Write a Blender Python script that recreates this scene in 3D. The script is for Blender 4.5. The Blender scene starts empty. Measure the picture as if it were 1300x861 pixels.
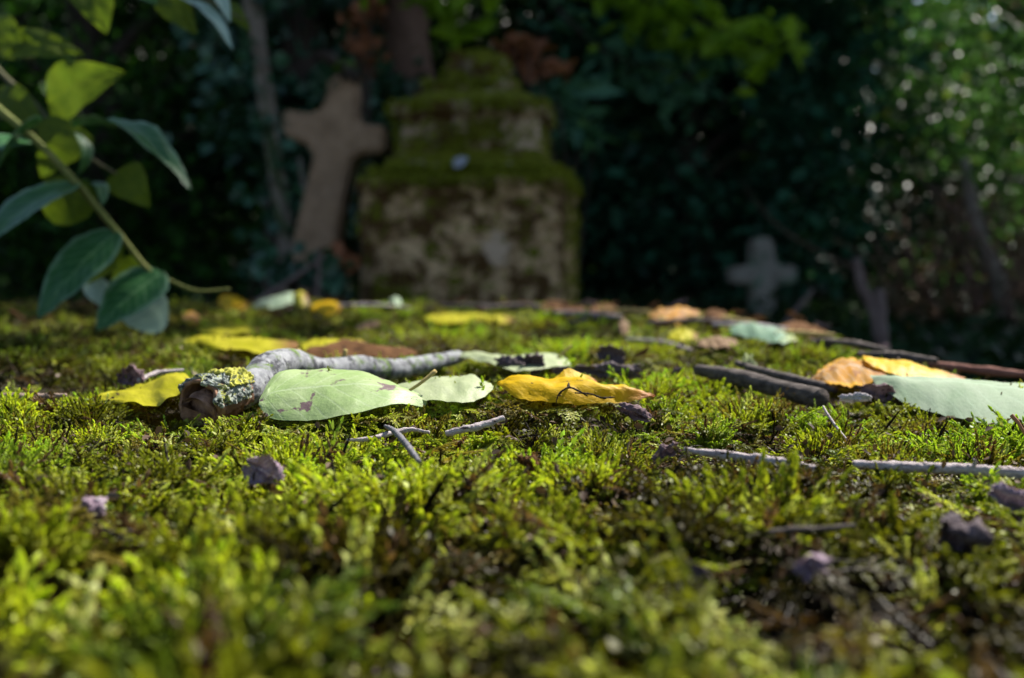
import bpy, math, random
import numpy as np
from mathutils import Vector, Matrix, noise, Euler
R = math.radians
rng = np.random.default_rng(7); random.seed(7)
sc = bpy.context.scene
col = sc.collection

# ------------------------------------------------------------------ camera
F = 1300 * 35 / 36.0
CAM_Z = 0.068
PITCH = math.atan(90 / F)
cam_d = bpy.data.cameras.new('camera'); cam = bpy.data.objects.new('camera', cam_d); col.objects.link(cam)
cam.location = (0, 0, CAM_Z); cam.rotation_euler = (R(90) - PITCH, 0, 0)
cam_d.lens = 35; cam_d.sensor_width = 36; cam_d.clip_start = 0.01; cam_d.clip_end = 500
cam_d.dof.use_dof = True; cam_d.dof.focus_distance = 0.42; cam_d.dof.aperture_fstop = 7.2
sc.camera = cam
def ray(px, py):
    a = (px - 650) / F; b = (430.5 - py) / F
    return Vector((a, math.cos(PITCH) + b * math.sin(PITCH), -math.sin(PITCH) + b * math.cos(PITCH)))
def at(px, py, Y):
    d = ray(px, py); return Vector((0, 0, CAM_Z)) + d * (Y / d.y)
def gp(px, py, z=0.0):
    d = ray(px, py); return Vector((0, 0, CAM_Z)) + d * ((z - CAM_Z) / d.z)

# ------------------------------------------------------------------ tags and objects
def tag(o, label=None, cat=None, group=None, kind=None):
    if label: o['label'] = label
    if cat: o['category'] = cat
    if group: o['group'] = group
    if kind: o['kind'] = kind
    return o
def empty(name, loc, label, cat, group=None):
    o = bpy.data.objects.new(name, None); col.objects.link(o); o.location = loc; o.empty_display_size = .05
    return tag(o, label, cat, group)
def link(name, me, m, parent=None, smooth=True):
    o = bpy.data.objects.new(name, me); col.objects.link(o)
    if m: me.materials.append(m)
    if smooth: me.shade_smooth()
    if parent:
        o.parent = parent; o.location = -parent.location          # geometry is written in world space
    return o
def mesh_np(name, V, Fq, attrs=None, uv=None):
    me = bpy.data.meshes.new(name)
    V = np.asarray(V, np.float32); Fq = np.asarray(Fq, np.int32); k = Fq.shape[1]
    me.vertices.add(len(V)); me.vertices.foreach_set('co', V.ravel())
    me.loops.add(Fq.size); me.loops.foreach_set('vertex_index', Fq.ravel())
    me.polygons.add(len(Fq)); me.polygons.foreach_set('loop_start', np.arange(0, Fq.size, k, dtype=np.int32))
    if attrs:
        for n, a in attrs.items():
            a = np.asarray(a, np.float32)
            if a.ndim == 1: at_ = me.attributes.new(n, 'FLOAT', 'POINT'); at_.data.foreach_set('value', a)
            elif a.shape[1] == 3: at_ = me.attributes.new(n, 'FLOAT_VECTOR', 'POINT'); at_.data.foreach_set('vector', a.ravel())
            else: at_ = me.attributes.new(n, 'FLOAT_COLOR', 'POINT'); at_.data.foreach_set('color', a.ravel())
    if uv is not None:
        l = me.uv_layers.new(name='UVMap'); l.data.foreach_set('uv', np.asarray(uv, np.float32)[Fq.ravel()].ravel())
    me.update(calc_edges=True); me.validate()
    return me

# ------------------------------------------------------------------ materials
def mat(name):
    m = bpy.data.materials.new(name); m.use_nodes = True
    nt = m.node_tree; nt.nodes.clear()
    out = nt.nodes.new('ShaderNodeOutputMaterial')
    b = nt.nodes.new('ShaderNodeBsdfPrincipled'); nt.links.new(b.outputs[0], out.inputs[0])
    return m, nt, b, out
def nd(nt, t, **kw):
    n = nt.nodes.new(t)
    for k, v in kw.items():
        if k in n.inputs.keys(): n.inputs[k].default_value = v
        else: setattr(n, k, v)
    return n
def mixc(nt, fac, a, b, mode='MIX'):
    n = nt.nodes.new('ShaderNodeMix'); n.data_type = 'RGBA'; n.blend_type = mode
    for s, v in ((n.inputs[0], fac), (n.inputs[6], a), (n.inputs[7], b)):
        if isinstance(v, bpy.types.NodeSocket): nt.links.new(v, s)
        elif isinstance(v, (int, float)): s.default_value = v
        else: s.default_value = (*v, 1)
    return n.outputs[2]
def ramp(nt, src, p0, p1, c0=(0, 0, 0), c1=(1, 1, 1)):
    n = nt.nodes.new('ShaderNodeValToRGB'); e = n.color_ramp.elements
    e[0].position = p0; e[1].position = p1; e[0].color = (*c0, 1); e[1].color = (*c1, 1)
    nt.links.new(src, n.inputs[0]); return n.outputs[0]
def noise_n(nt, scale, detail=4, rough=.55, coord='Object', vec=None, dist=0):
    n = nd(nt, 'ShaderNodeTexNoise', Scale=scale, Detail=detail, Roughness=rough, Distortion=dist)
    if vec is None:
        tc = nt.nodes.new('ShaderNodeTexCoord'); vec = tc.outputs[coord]
    nt.links.new(vec, n.inputs['Vector']); return n.outputs['Fac']
def bump(nt, b, h, strength, dist):
    n = nd(nt, 'ShaderNodeBump', Strength=strength, Distance=dist)
    nt.links.new(h, n.inputs['Height']); nt.links.new(n.outputs[0], b.inputs['Normal']); return n
def translucent(nt, b, out, colr, fac):
    t = nt.nodes.new('ShaderNodeBsdfTranslucent'); mx = nt.nodes.new('ShaderNodeMixShader'); mx.inputs[0].default_value = fac
    if isinstance(colr, bpy.types.NodeSocket): nt.links.new(colr, t.inputs[0])
    else: t.inputs[0].default_value = (*colr, 1)
    nt.links.new(b.outputs[0], mx.inputs[1]); nt.links.new(t.outputs[0], mx.inputs[2]); nt.links.new(mx.outputs[0], out.inputs[0])

def foliage_mat(name, c0, c1, c2=None, rough=.5, tr=.3, spec=.12):
    """leaf mass: colour differs leaf by leaf through the mesh attribute 'var'"""
    m, nt, b, out = mat(name)
    a = nd(nt, 'ShaderNodeAttribute', attribute_name='var')
    c = ramp(nt, a.outputs['Fac'], .0, .85, c0, c1)
    if c2: c = mixc(nt, ramp(nt, a.outputs['Fac'], .93, .95), c, c2)
    nt.links.new(c, b.inputs['Base Color']); b.inputs['Roughness'].default_value = rough
    b.inputs['Specular IOR Level'].default_value = spec
    translucent(nt, b, out, mixc(nt, .5, c, (c1[0]*1.8, c1[1]*1.8, c1[2]*.6)), tr)
    return m

def leaf_mat(name, base, second, spot=None, spot_amt=.0, tip=None, vein=(1, 1, 1), vein_amt=.25, tr=.35, rough=.5, spot_scale=3, edge=None, spec=.4, seed=0, nveins=9):
    m, nt, b, out = mat(name)
    uvn = nt.nodes.new('ShaderNodeTexCoord')
    mp = nd(nt, 'ShaderNodeMapping'); mp.inputs['Location'].default_value = (seed, seed * .7, 0); mp.inputs['Scale'].default_value = (2, 1, 1)
    nt.links.new(uvn.outputs['UV'], mp.inputs[0]); v = mp.outputs[0]
    c = mixc(nt, ramp(nt, noise_n(nt, 3.2, 5, .6, vec=v), .35, .65), base, second)
    c = mixc(nt, ramp(nt, noise_n(nt, 30, 4, .7, vec=v), .45, .75, (0, 0, 0), (.35, .35, .35)), c, tuple(x * .6 for x in base))
    sep = nt.nodes.new('ShaderNodeSeparateXYZ'); nt.links.new(uvn.outputs['UV'], sep.inputs[0])
    def M(op, a, b2=None):
        n = nt.nodes.new('ShaderNodeMath'); n.operation = op
        for i, s in enumerate((a, b2)):
            if s is None: continue
            if isinstance(s, bpy.types.NodeSocket): nt.links.new(s, n.inputs[i])
            else: n.inputs[i].default_value = s
        return n.outputs[0]
    dv = M('ABSOLUTE', M('SUBTRACT', sep.outputs[1], .5))
    mid = M('LESS_THAN', dv, .018)
    w = M('ABSOLUTE', M('SUBTRACT', M('FRACT', M('MULTIPLY', M('SUBTRACT', sep.outputs[0], M('MULTIPLY', dv, .45)), nveins)), .5))
    side = M('MULTIPLY', M('LESS_THAN', w, .06), .6)
    vv = M('MULTIPLY', M('MAXIMUM', mid, side), vein_amt)
    c = mixc(nt, vv, c, vein)
    if tip is not None:
        c = mixc(nt, ramp(nt, M('ADD', sep.outputs[0], M('MULTIPLY', noise_n(nt, 6, 3, vec=v), .12)), .80, 1.0), c, tip)
    if edge is not None:
        c = mixc(nt, ramp(nt, M('ADD', dv, M('MULTIPLY', noise_n(nt, 5, 4, vec=v), .25)), .5, .6), c, edge)
    if spot is not None:
        s = noise_n(nt, spot_scale, 7, .65, vec=v, dist=.3)
        c = mixc(nt, ramp(nt, s, .62 - spot_amt, .65 - spot_amt), c, spot)
    nt.links.new(c, b.inputs['Base Color']); b.inputs['Roughness'].default_value = rough
    b.inputs['Specular IOR Level'].default_value = spec
    h = M('ADD', M('MULTIPLY', noise_n(nt, 14, 6, .6, vec=v), 1.0), M('MULTIPLY', M('MAXIMUM', mid, side), -.5))
    bump(nt, b, h, .45, .0008)
    translucent(nt, b, out, c, tr)
    return m

def bark_mat(name, c0, c1, lichen=None, lich_lo=.5, scale=60, bmp=.8, dist=.002, green=None, stretch=(1, 1, 1), rough=.9):
    m, nt, b, out = mat(name)
    tc = nt.nodes.new('ShaderNodeTexCoord'); mp = nd(nt, 'ShaderNodeMapping'); mp.inputs['Scale'].default_value = stretch
    nt.links.new(tc.outputs['Object'], mp.inputs[0]); v = mp.outputs[0]
    n1 = noise_n(nt, scale, 8, .65, vec=v)
    c = mixc(nt, ramp(nt, n1, .35, .65), c0, c1)
    if lichen:
        c = mixc(nt, ramp(nt, noise_n(nt, scale * .55, 6, .7, vec=v, dist=.4), lich_lo, lich_lo + .06), c, lichen)
    if green:
        c = mixc(nt, ramp(nt, noise_n(nt, scale * .35, 7, .75, vec=v, dist=.8), .54, .60), c, green)
    nt.links.new(c, b.inputs['Base Color']); b.inputs['Roughness'].default_value = rough
    b.inputs['Specular IOR Level'].default_value = .2
    bump(nt, b, noise_n(nt, scale * 1.7, 8, .7, vec=v), bmp, dist)
    return m

# ------------------------------------------------------------------ generic geometry
def catmull(P, n):
    P = [Vector(p) for p in P]
    if len(P) == 2: return [P[0].lerp(P[1], i / (n - 1)) for i in range(n)]
    Q = [P[0] * 2 - P[1]] + P + [P[-1] * 2 - P[-2]]
    out = []
    for i in range(n):
        t = i / (n - 1) * (len(P) - 1); k = min(int(t), len(P) - 2); t -= k
        a, b, c, d = Q[k:k + 4]
        out.append(.5 * ((2 * b) + (c - a) * t + (2 * a - 5 * b + 4 * c - d) * t * t + (3 * b - a - 3 * c + d) * t ** 3))
    return out
def lerp_list(L, t):
    t = t * (len(L) - 1); k = min(int(t), len(L) - 2); t -= k
    return L[k] * (1 - t) + L[k + 1] * t
class MB:
    def __init__(s): s.V = []; s.F = []; s.U = []
    def tube(s, P, rad, seg=10, n=None, wob=0, wobf=80, cap=True, squash=1.0):
        n = n or max(2, len(P) * 4); C = catmull(P, n); base = len(s.V)
        up = Vector((0, 0, 1))
        for i, c in enumerate(C):
            t = (C[min(i + 1, n - 1)] - C[max(i - 1, 0)]).normalized()
            u = t.cross(up);
            if u.length < 1e-3: u = t.cross(Vector((0, 1, 0)))
            u.normalize(); w = u.cross(t).normalized(); r = lerp_list(rad, i / (n - 1))
            for k in range(seg):
                a = 2 * math.pi * k / seg
                d = u * math.cos(a) + w * math.sin(a) * squash
                p = c + d * r
                if wob: p = c + d * r * (1 + wob * noise.noise(p * wobf) + wob * .5 * noise.noise(p * wobf * 2.7))
                s.V.append(p); s.U.append((i / (n - 1), k / seg))
        for i in range(n - 1):
            for k in range(seg):
                a = base + i * seg + k; b = base + i * seg + (k + 1) % seg
                s.F.append((a, b, b + seg, a + seg))
        if cap:
            s.F.append(tuple(base + k for k in range(seg))[::-1]); s.F.append(tuple(base + (n - 1) * seg + k for k in range(seg)))
        return C
    def grid(s, G):
        base = len(s.V); n = len(G); m = len(G[0])
        for i, row in enumerate(G):
            for j, p in enumerate(row): s.V.append(Vector(p)); s.U.append((i / (n - 1), j / (m - 1)))
        for i in range(n - 1):
            for j in range(m - 1):
                a = base + i * m + j; s.F.append((a, a + 1, a + m + 1, a + m))
    def build(s, name, m, parent=None, smooth=True):
        me = bpy.data.meshes.new(name); me.from_pydata([tuple(v) for v in s.V], [], s.F)
        l = me.uv_layers.new(name='UVMap')
        for lp in me.loops: l.data[lp.index].uv = s.U[lp.vertex_index]
        me.update(); return link(name, me, m, parent, smooth)
def outline_w(t, kind='ovate'):
    if kind == 'ovate': return max(0, math.sin(math.pi * t ** .72)) ** .8 * (1 - .15 * t)
    if kind == 'lance': return max(0, math.sin(math.pi * t ** .85)) ** 1.0
    if kind == 'round': return max(0, math.sin(math.pi * t ** .8)) ** .55
    if kind == 'heart': return max(0, math.sin(math.pi * t ** .5)) ** .75 * (1 - .2 * t)
PRESS = []                                                   # where something lies on the moss: (x, y, radius)
def leaf_grid(base, tip, width, up=(0, 0, 1), fold=.2, droop=.1, curl=0., kind='ovate', n=22, m=11, crinkle=.02, roll=0, seed=0):
    base = Vector(base); tip = Vector(tip); ax = tip - base; L = ax.length; t = ax.normalized()
    up = Vector(up); s = t.cross(up).normalized(); nrm = s.cross(t).normalized()
    if roll: q = Matrix.Rotation(roll, 3, t); s = q @ s; nrm = q @ nrm
    G = []
    for i in range(n):
        u = i / (n - 1); w = width * .5 * outline_w(u, kind) * (1 + .06 * noise.noise(Vector((u * 9, seed, 3)))); row = []
        c = base + ax * u + nrm * (droop * L * math.sin(math.pi * u)) 
        for j in range(m):
            v = j / (m - 1) * 2 - 1; a = v * curl
            sx = (math.sin(a) / curl * w) if abs(curl) > .05 else v * w
            sz = ((1 - math.cos(a)) / curl * w) if abs(curl) > .05 else 0
            p = c + s * sx + nrm * (sz + abs(v) * fold * w)
            p += nrm * (crinkle * L * (noise.noise(Vector((u * 5, v * 2.2, seed))) + .5 * noise.noise(Vector((u * 14, v * 5, seed + 9)))))
            row.append(p)
        G.append(row)
    return G
def leaf(name, label, cat, base, tip, width, m_, stalk=None, press=True, group=None, parent=None, sm=None, **kw):
    g = MB(); g.grid(leaf_grid(base, tip, width, **kw))
    if parent is not None: return g.build(name, m_, parent)
    if press:
        b = Vector(base); t = Vector(tip)
        for k in range(5):
            q = b.lerp(t, (k + .5) / 5); PRESS.append((q.x, q.y, width * .42, q.z))
    if stalk:
        o = empty(name, Vector(base), label, cat, group); g.build('blade', m_, o)
        s = MB(); s.tube(stalk[0], [stalk[1], stalk[1] * .7], 8, 12); s.build('stalk', sm or m_, o); return o
    o = g.build(name, m_); return tag(o, label, cat, group)
def ruled(A, B, n=34, m=15, bulge=0.0, crk=.0012, seed=0, prof=None):
    """leaf surface between a far edge A and a near edge B"""
    A = catmull(A, n); B = catmull(B, n); G = []
    for i in range(n):
        d = B[i] - A[i]; t = (A[min(i + 1, n - 1)] - A[max(i - 1, 0)]); nr = d.cross(t)
        nr = nr.normalized() if nr.length > 1e-9 else Vector((0, 0, 1))
        if nr.z < 0: nr = -nr
        row = []
        for j in range(m):
            v = j / (m - 1); p = A[i].lerp(B[i], v)
            p += nr * (bulge * math.sin(math.pi * v) * math.sin(math.pi * i / (n - 1)) ** .6)
            k = Vector((i / n * 7, v * 3, seed)); p += nr * crk * (noise.noise(k) + .6 * noise.noise(k * 3.1)) * (.6 + .4 * math.sin(math.pi * i / (n - 1)))
            row.append(p)
        G.append(row)
    return G
def pressline(P, r):
    C = catmull(P, 14)
    for c in C: PRESS.append((c.x, c.y, r, c.z - r * .55))
def place(g, k=8, shrink=1.0):
    for row in g[::2]:
        for p in row[::3]: PRESS.append((p.x, p.y, .006 * shrink, p.z - .0005))

# ------------------------------------------------------------------ the slab top
def smooth(a, b, x):
    t = min(1, max(0, (x - a) / (b - a))); return t * t * (3 - 2 * t)
def edge_x(y):
    return np.interp(y, [-.5, .2, .66, .95, 1.43, 1.75, 1.95, 2.2], [.42, .38, .345, .31, .285, .22, .08, -.2])
FAR = 1.93
def H(x, y):
    p = Vector((x, y, 0))
    h = .0075 * noise.noise(p * 9) + .0065 * noise.noise(p * 24 + Vector((3, 1, 0))) + .003 * noise.noise(p * 60)
    h *= (.8 + .5 * min(1, y))
    h += .0045 * noise.noise(p * 38 + Vector((9, 2, 0))) + (1 - smooth(.2, .36, y)) * (.012 * noise.noise(p * 26) + .001)
    h += .012 * smooth(.9, 1.8, y) * (1 - smooth(-.1, .3, x)) * .3
    e = min(edge_x(y) - x, FAR + .03 * noise.noise(p * 4) - y)
    if e < .10: h -= .045 * (1 - max(-.5, e) / .10) ** 2 * (1 if e > 0 else 1.0) * .6
    return max(h, -.22)

# ------------------------------------------------------------------ leaf masses, trunks, trees
def leafmass(name, C, size, m_, parent=None, flat=.5, aspect=.55, svar=.4, r=None, var_bias=None):
    r = r or rng; C = np.asarray(C, np.float64); N = len(C)
    d = r.normal(size=(N, 3)); d[:, 2] = d[:, 2] * .6 - .35; d /= np.linalg.norm(d, axis=1)[:, None]
    up = r.normal(size=(N, 3)) * flat; up[:, 2] += 1
    s = np.cross(d, up); s /= np.linalg.norm(s, axis=1)[:, None] + 1e-9; nr = np.cross(s, d)
    L = size * (1 + svar * r.uniform(-1, 1, N))[:, None]; W = L * aspect * .5
    q = [C - d * L * .5, C - d * L * .18 + s * W + nr * W * .35, C + d * L * .18 + s * W * .8 + nr * W * .25, C + d * L * .5 - nr * L * .08,
         C + d * L * .18 - s * W * .8 + nr * W * .25, C - d * L * .18 - s * W + nr * W * .35]
    V = np.stack(q, 1).reshape(-1, 3); b = np.arange(N)[:, None] * 6
    Fq = np.concatenate([b + np.array([[0, 1, 2, 3]]), b + np.array([[0, 3, 4, 5]])], 0)
    var = r.uniform(0, 1, N)
    if var_bias is not None: var = np.clip(var * .6 + var_bias * .4, 0, 1)
    return link(name, mesh_np(name, V, Fq, {'var': np.repeat(var, 6)}), m_, parent, smooth=False)
def clumps(cx, cy, cz, rx, ry, rz, M, K, cr, r=None, shell=.55, keep=None):
    r = r or rng; d = r.normal(size=(M, 3)); d /= np.linalg.norm(d, axis=1)[:, None]
    rad = (shell + (1 - shell) * r.uniform(0, 1, M)) ** .8
    c = np.array([cx, cy, cz]) + d * rad[:, None] * np.array([rx, ry, rz])
    sz = cr * r.uniform(.55, 1.35, M)
    P = c[:, None, :] + r.normal(size=(M, K, 3)) * sz[:, None, None] * np.array([1, 1, .7]) * .6
    P = P.reshape(-1, 3)
    P = P[P[:, 2] > -.22]
    if keep is not None: P = P[keep(P)]
    return c, P

exec_order = []
# ------------------------------------------------------------------ light
SUN = Vector((.42, .46, .70)).normalized()
w = bpy.data.worlds.new('World'); sc.world = w; w.use_nodes = True
wn = w.node_tree; bg = wn.nodes['Background']
sky = wn.nodes.new('ShaderNodeTexSky'); sky.sky_type = 'NISHITA'; sky.sun_disc = False
sky.sun_elevation = math.asin(SUN.z); sky.sun_rotation = math.atan2(SUN.x, SUN.y)
wn.links.new(sky.outputs[0], bg.inputs[0]); bg.inputs[1].default_value = .064
ld = bpy.data.lights.new('sun', 'SUN'); ld.energy = 5; ld.angle = R(.6); ld.color = (1, .95, .86)
lo = bpy.data.objects.new('sun', ld); col.objects.link(lo); lo.rotation_euler = SUN.to_track_quat('Z', 'Y').to_euler()
sc.view_settings.view_transform = 'Standard'; sc.view_settings.look = 'None'; sc.view_settings.gamma = 1
sc.view_settings.exposure = 1.25
sc.cycles.use_denoising = True; sc.cycles.max_bounces = 6; sc.cycles.transparent_max_bounces = 4
sc.cycles.sample_clamp_indirect = 6; sc.cycles.caustics_reflective = False; sc.cycles.caustics_refractive = False

# ------------------------------------------------------------------ things lying on the moss
m_pale = leaf_mat('pale_green_leaf', (.27, .40, .13), (.36, .46, .21), spot=(.15, .095, .10), spot_amt=.035, vein=(.52, .6, .4), vein_amt=.35, tr=.25, seed=2.3, spot_scale=3.1)
m_white = leaf_mat('whitish_leaf', (.36, .43, .22), (.43, .48, .29), spot=(.35, .33, .22), spot_amt=-.04, vein=(.5, .55, .3), vein_amt=.3, tr=.3, seed=5)
m_mint = leaf_mat('grey_green_leaf', (.25, .34, .22), (.32, .39, .28), vein=(.38, .5, .36), vein_amt=.35, tr=.22, seed=8, rough=.75, spec=.1, spot=(.3, .38, .28), spot_amt=-.02, spot_scale=7)
m_yel = leaf_mat('yellow_leaf', (.70, .42, .001), (.75, .49, .006), spot=(.10, .05, .02), spot_amt=-.03, tip=(.45, .18, .05), vein=(.7, .45, .04), tr=.35, seed=11, spot_scale=4, spec=.15)
m_lime = leaf_mat('lime_yellow_leaf', (.42, .40, .01), (.50, .46, .03), spot=(.16, .10, .04), spot_amt=.0, tip=(.25, .13, .05), vein=(.5, .4, .05), tr=.4, seed=14, spot_scale=4, spec=.15)
m_orange = leaf_mat('orange_leaf', (.50, .22, .006), (.34, .21, .09), spot=(.30, .14, .05), spot_amt=.03, tip=(.4, .2, .1), edge=(.62, .33, .02), tr=.3, seed=17, rough=.7, spec=.12)
m_brown = leaf_mat('brown_leaf', (.075, .036, .016), (.14, .07, .032), spot=(.04, .02, .015), spot_amt=.02, vein=(.3, .2, .1), tr=.12, seed=20, spec=.04, rough=.9)
m_purple = leaf_mat('purple_brown_husk', (.12, .075, .085), (.20, .14, .15), spot=(.05, .03, .03), spot_amt=.03, vein=(.3, .22, .22), tr=.05, seed=23, rough=.8, spec=.1)
m_dkpurple = leaf_mat('dark_husk', (.07, .05, .055), (.13, .10, .11), spot=(.02, .015, .02), spot_amt=.04, vein=(.1, .1, .1), tr=.02, seed=25, rough=.75, spec=.12)
m_mauve = leaf_mat('mauve_husk', (.20, .135, .18), (.30, .22, .27), spot=(.08, .05, .06), spot_amt=.0, tr=.05, seed=27, rough=.8, spec=.1)
m_tan = leaf_mat('tan_leaf', (.15, .09, .05), (.22, .15, .09), spot=(.2, .12, .08), spot_amt=.02, vein=(.5, .4, .3), tr=.15, seed=29, rough=.8, spec=.08)
m_stalk = bark_mat('leaf_stalk', (.30, .25, .08), (.42, .30, .12), scale=300, bmp=.2, dist=.0003)
m_twig = bark_mat('grey_twig_bark', (.32, .26, .265), (.60, .53, .53), lichen=(.08, .05, .05), lich_lo=.57, scale=700, bmp=1, dist=.0012, stretch=(.3, 1, 1))
m_dktwig = bark_mat('dark_twig_bark', (.035, .028, .025), (.14, .115, .105), scale=260, bmp=1, dist=.0016, stretch=(.3, .5, 1))
m_branch = bark_mat('grey_branch_bark', (.15, .155, .17), (.33, .335, .35), lichen=(.06, .06, .07), lich_lo=.50, scale=230, bmp=.8, dist=.0012, green=(.10, .16, .03))
m_crust = bark_mat('lichen_crust', (.45, .46, .08), (.74, .70, .14), lichen=(.20, .22, .12), lich_lo=.55, scale=500, bmp=1, dist=.002)
m_crust2 = bark_mat('grey_lichen_crust', (.30, .34, .30), (.52, .56, .50), lichen=(.07, .08, .08), lich_lo=.5, scale=520, bmp=1, dist=.002, green=(.42, .45, .10))
m_core = bark_mat('brown_core_wood', (.17, .085, .05), (.34, .20, .13), lichen=(.09, .045, .03), lich_lo=.58, scale=160, bmp=1, dist=.0015, stretch=(1, 1, .5))

Z0 = .001
# the large pale leaf leaning toward the camera
A = [at(330, 505, .437), at(352, 474, .455), at(400, 468, .468), at(450, 471, .472), at(505, 487, .468), at(543, 508, .462)]
B = [at(328, 514, .434), at(345, 531, .430), at(392, 534, .428), at(440, 526, .428), at(500, 514, .44), at(540, 515, .455)]
g = MB(); G = ruled(A, B, bulge=.0035, crk=.0011, seed=4); g.grid(G); place(G)
big = g.build('fallen_leaf', m_pale); tag(big, 'large pale green leaf with brown stains lying against the lichened branch', 'leaf')
# the whitish leaf beside it, with its stalk standing up
A = [at(500, 489, .49), at(525, 484, .50), at(560, 479, .507), at(592, 476, .508), at(612, 482, .50), at(626, 491, .49)]
B = [at(500, 498, .472), at(530, 507, .458), at(560, 509, .455), at(590, 511, .453), at(612, 505, .462), at(626, 494, .482)]
o = empty('fallen_leaf', A[2], 'whitish green leaf with its stalk sticking up, beside the large pale leaf', 'leaf')
g = MB(); G = ruled(A, B, bulge=.003, crk=.0012, seed=6); g.grid(G); place(G); g.build('blade', m_white, o)
g = MB(); g.tube([at(516, 498, .462), at(532, 488, .463), at(553, 471, .468)], [.0006, .0008, .0011], 8, 14, wob=.2, wobf=500); g.build('stalk', m_stalk, o)
# yellow leaf, rolled, with dark eaten edge and a flap standing behind
o = empty('fallen_leaf', at(720, 505, .46), 'bright yellow curled leaf with a dark nibbled line along its near edge', 'leaf')
A = [at(631, 486, .475), at(650, 479, .478), at(690, 481, .478), at(730, 484, .476), at(770, 490, .472), at(800, 495, .470), at(832, 502, .467)]
B = [at(632, 489, .468), at(652, 502, .457), at(685, 510, .453), at(728, 512, .452), at(772, 512, .455), at(800, 510, .459), at(829, 504, .465)]
g = MB(); G = ruled(A, B, n=50, bulge=.0055, crk=.0017, seed=9); g.grid(G); place(G); g.build('blade', m_yel, o)
g = MB(); g.grid(ruled([at(700, 484, .486), at(712, 473, .49), at(722, 468, .492), at(745, 476, .492), at(758, 484, .487)],
                       [at(703, 488, .476), at(715, 487, .475), at(725, 487, .475), at(745, 489, .474), at(757, 491, .474)], n=20, m=9, bulge=-.002, crk=.0008, seed=3)); g.build('flap', m_yel, o)
g = MB()
for P in ([at(706, 512, .449), at(710, 500, .450), at(722, 492, .451), at(736, 497, .4515), at(746, 503, .453)], [at(722, 493, .4515), at(722, 486, .462)],
          [at(730, 499, .449), at(748, 500, .452), at(765, 505, .454), at(780, 504, .4555)]):
    g.tube(P, [.0003, .0005, .0003], 6, 24, wob=1.0, wobf=900)
g.build('nibbled_edge', mat_dark := bark_mat('nibbled_edge', (.03, .02, .015), (.06, .04, .02), scale=300), o)
# the lichened branch
o = empty('broken_branch', at(270, 510, .47), 'thick pale grey lichened branch broken open at its near end', 'branch')
P = [at(292, 503, .468), at(318, 490, .482), at(342, 468, .505), at(368, 461, .53), at(410, 469, .56), at(455, 466, .595), at(500, 469, .63), at(545, 461, .665), at(583, 453, .70)]
g = MB(); g.tube(P, [.0092, .0084, .0084, .0078, .0068, .0066, .0069, .0060, .0044], 30, 110, wob=.12, wobf=60)
g.build('bark', m_branch, o)
pressline(P, .010)
for q, d in ((at(380, 457, .54), (.000, -.002, .006)), (at(437, 459, .58), (.001, -.002, .007)), (at(348, 478, .495), (-.002, -.004, .004))):
    g = MB(); g.tube([q, q + Vector(d)], [.0016, .0012], 8, 5, wob=.3, wobf=500); g.build('twig_stub', m_stalk, o)
# open hollow end: curved bark shell, crust on top, brown core inside
axis = (at(243, 516, .450) - at(300, 500, .475)).normalized(); sd = axis.cross(Vector((0, 0, 1))).normalized(); upv = sd.cross(axis).normalized()
def shell(c0, c1, r0, r1, a0, a1, thick, wob, n=26, m=40, seed=0):
    G = []
    for side in (0, 1):
        for ii in range(n):
            i = ii if side == 0 else n - 1 - ii
            t = i / (n - 1); row = []
            c = c0.lerp(c1, t); r = r0 + (r1 - r0) * t - (thick if side else 0)
            for j in range(m):
                a = a0 + (a1 - a0) * j / (m - 1); d = sd * math.cos(a) + upv * math.sin(a)
                p = c + d * r; k = p * 430 + Vector((seed, 0, 0))
                lip = .004 * noise.noise(Vector((a * 2.2, seed, 1))) * t
                row.append(p + d * (wob * (.5 + .9 * noise.noise(k * .6) + .9 * noise.noise(k * 1.7))) * (0 if side else 1) + axis * lip)
            G.append(row)
    return G
c0 = at(303, 498, .474); c1 = at(252, 514, .450)
g = MB(); g.grid(shell(c0, c1, .0094, .0116, R(-20), R(205), .0014, .0008, seed=1)); g.build('bark_shell', m_core, o)
g = MB(); g.grid(shell(c0.lerp(c1, .05), c1.lerp(c0, .02), .0098, .0121, R(-5), R(185), .0012, .0016, n=70, m=130, seed=5)); g.build('lichen_crust', m_crust2, o)
g = MB(); g.grid(shell(c0.lerp(c1, -.12), c0.lerp(c1, .5), .0098, .0124, R(5), R(150), .0006, .0018, n=60, m=110, seed=8)); g.build('yellow_lichen', m_crust, o)
g = MB(); g.tube([c0, c0.lerp(c1, .5) + upv * -.002, c1 + upv * -.0030 - sd * .001, c1 + upv * -.0032 - sd * .001 + axis * .0004], [.0082, .0090, .0091, .0088], 40, 60, wob=.14, wobf=220); g.build('core', m_core, o)
pressline([c0, c1 + (c1 - c0) * .2], .008)
# yellow leaf behind the broken end, folded
A = [at(124, 503, .50), at(150, 495, .515), at(185, 487, .53), at(222, 474, .535), at(245, 481, .525), at(292, 477, .53)]
B = [at(128, 508, .49), at(160, 512, .475), at(200, 512, .468), at(232, 497, .472), at(250, 500, .472), at(295, 492, .49)]
g = MB(); G = ruled(A, B, n=40, bulge=.002, crk=.0022, seed=13); g.grid(G); place(G)
tag(g.build('fallen_leaf', m_lime), 'folded yellow leaf with brown edge behind the broken end of the branch', 'leaf')

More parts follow.
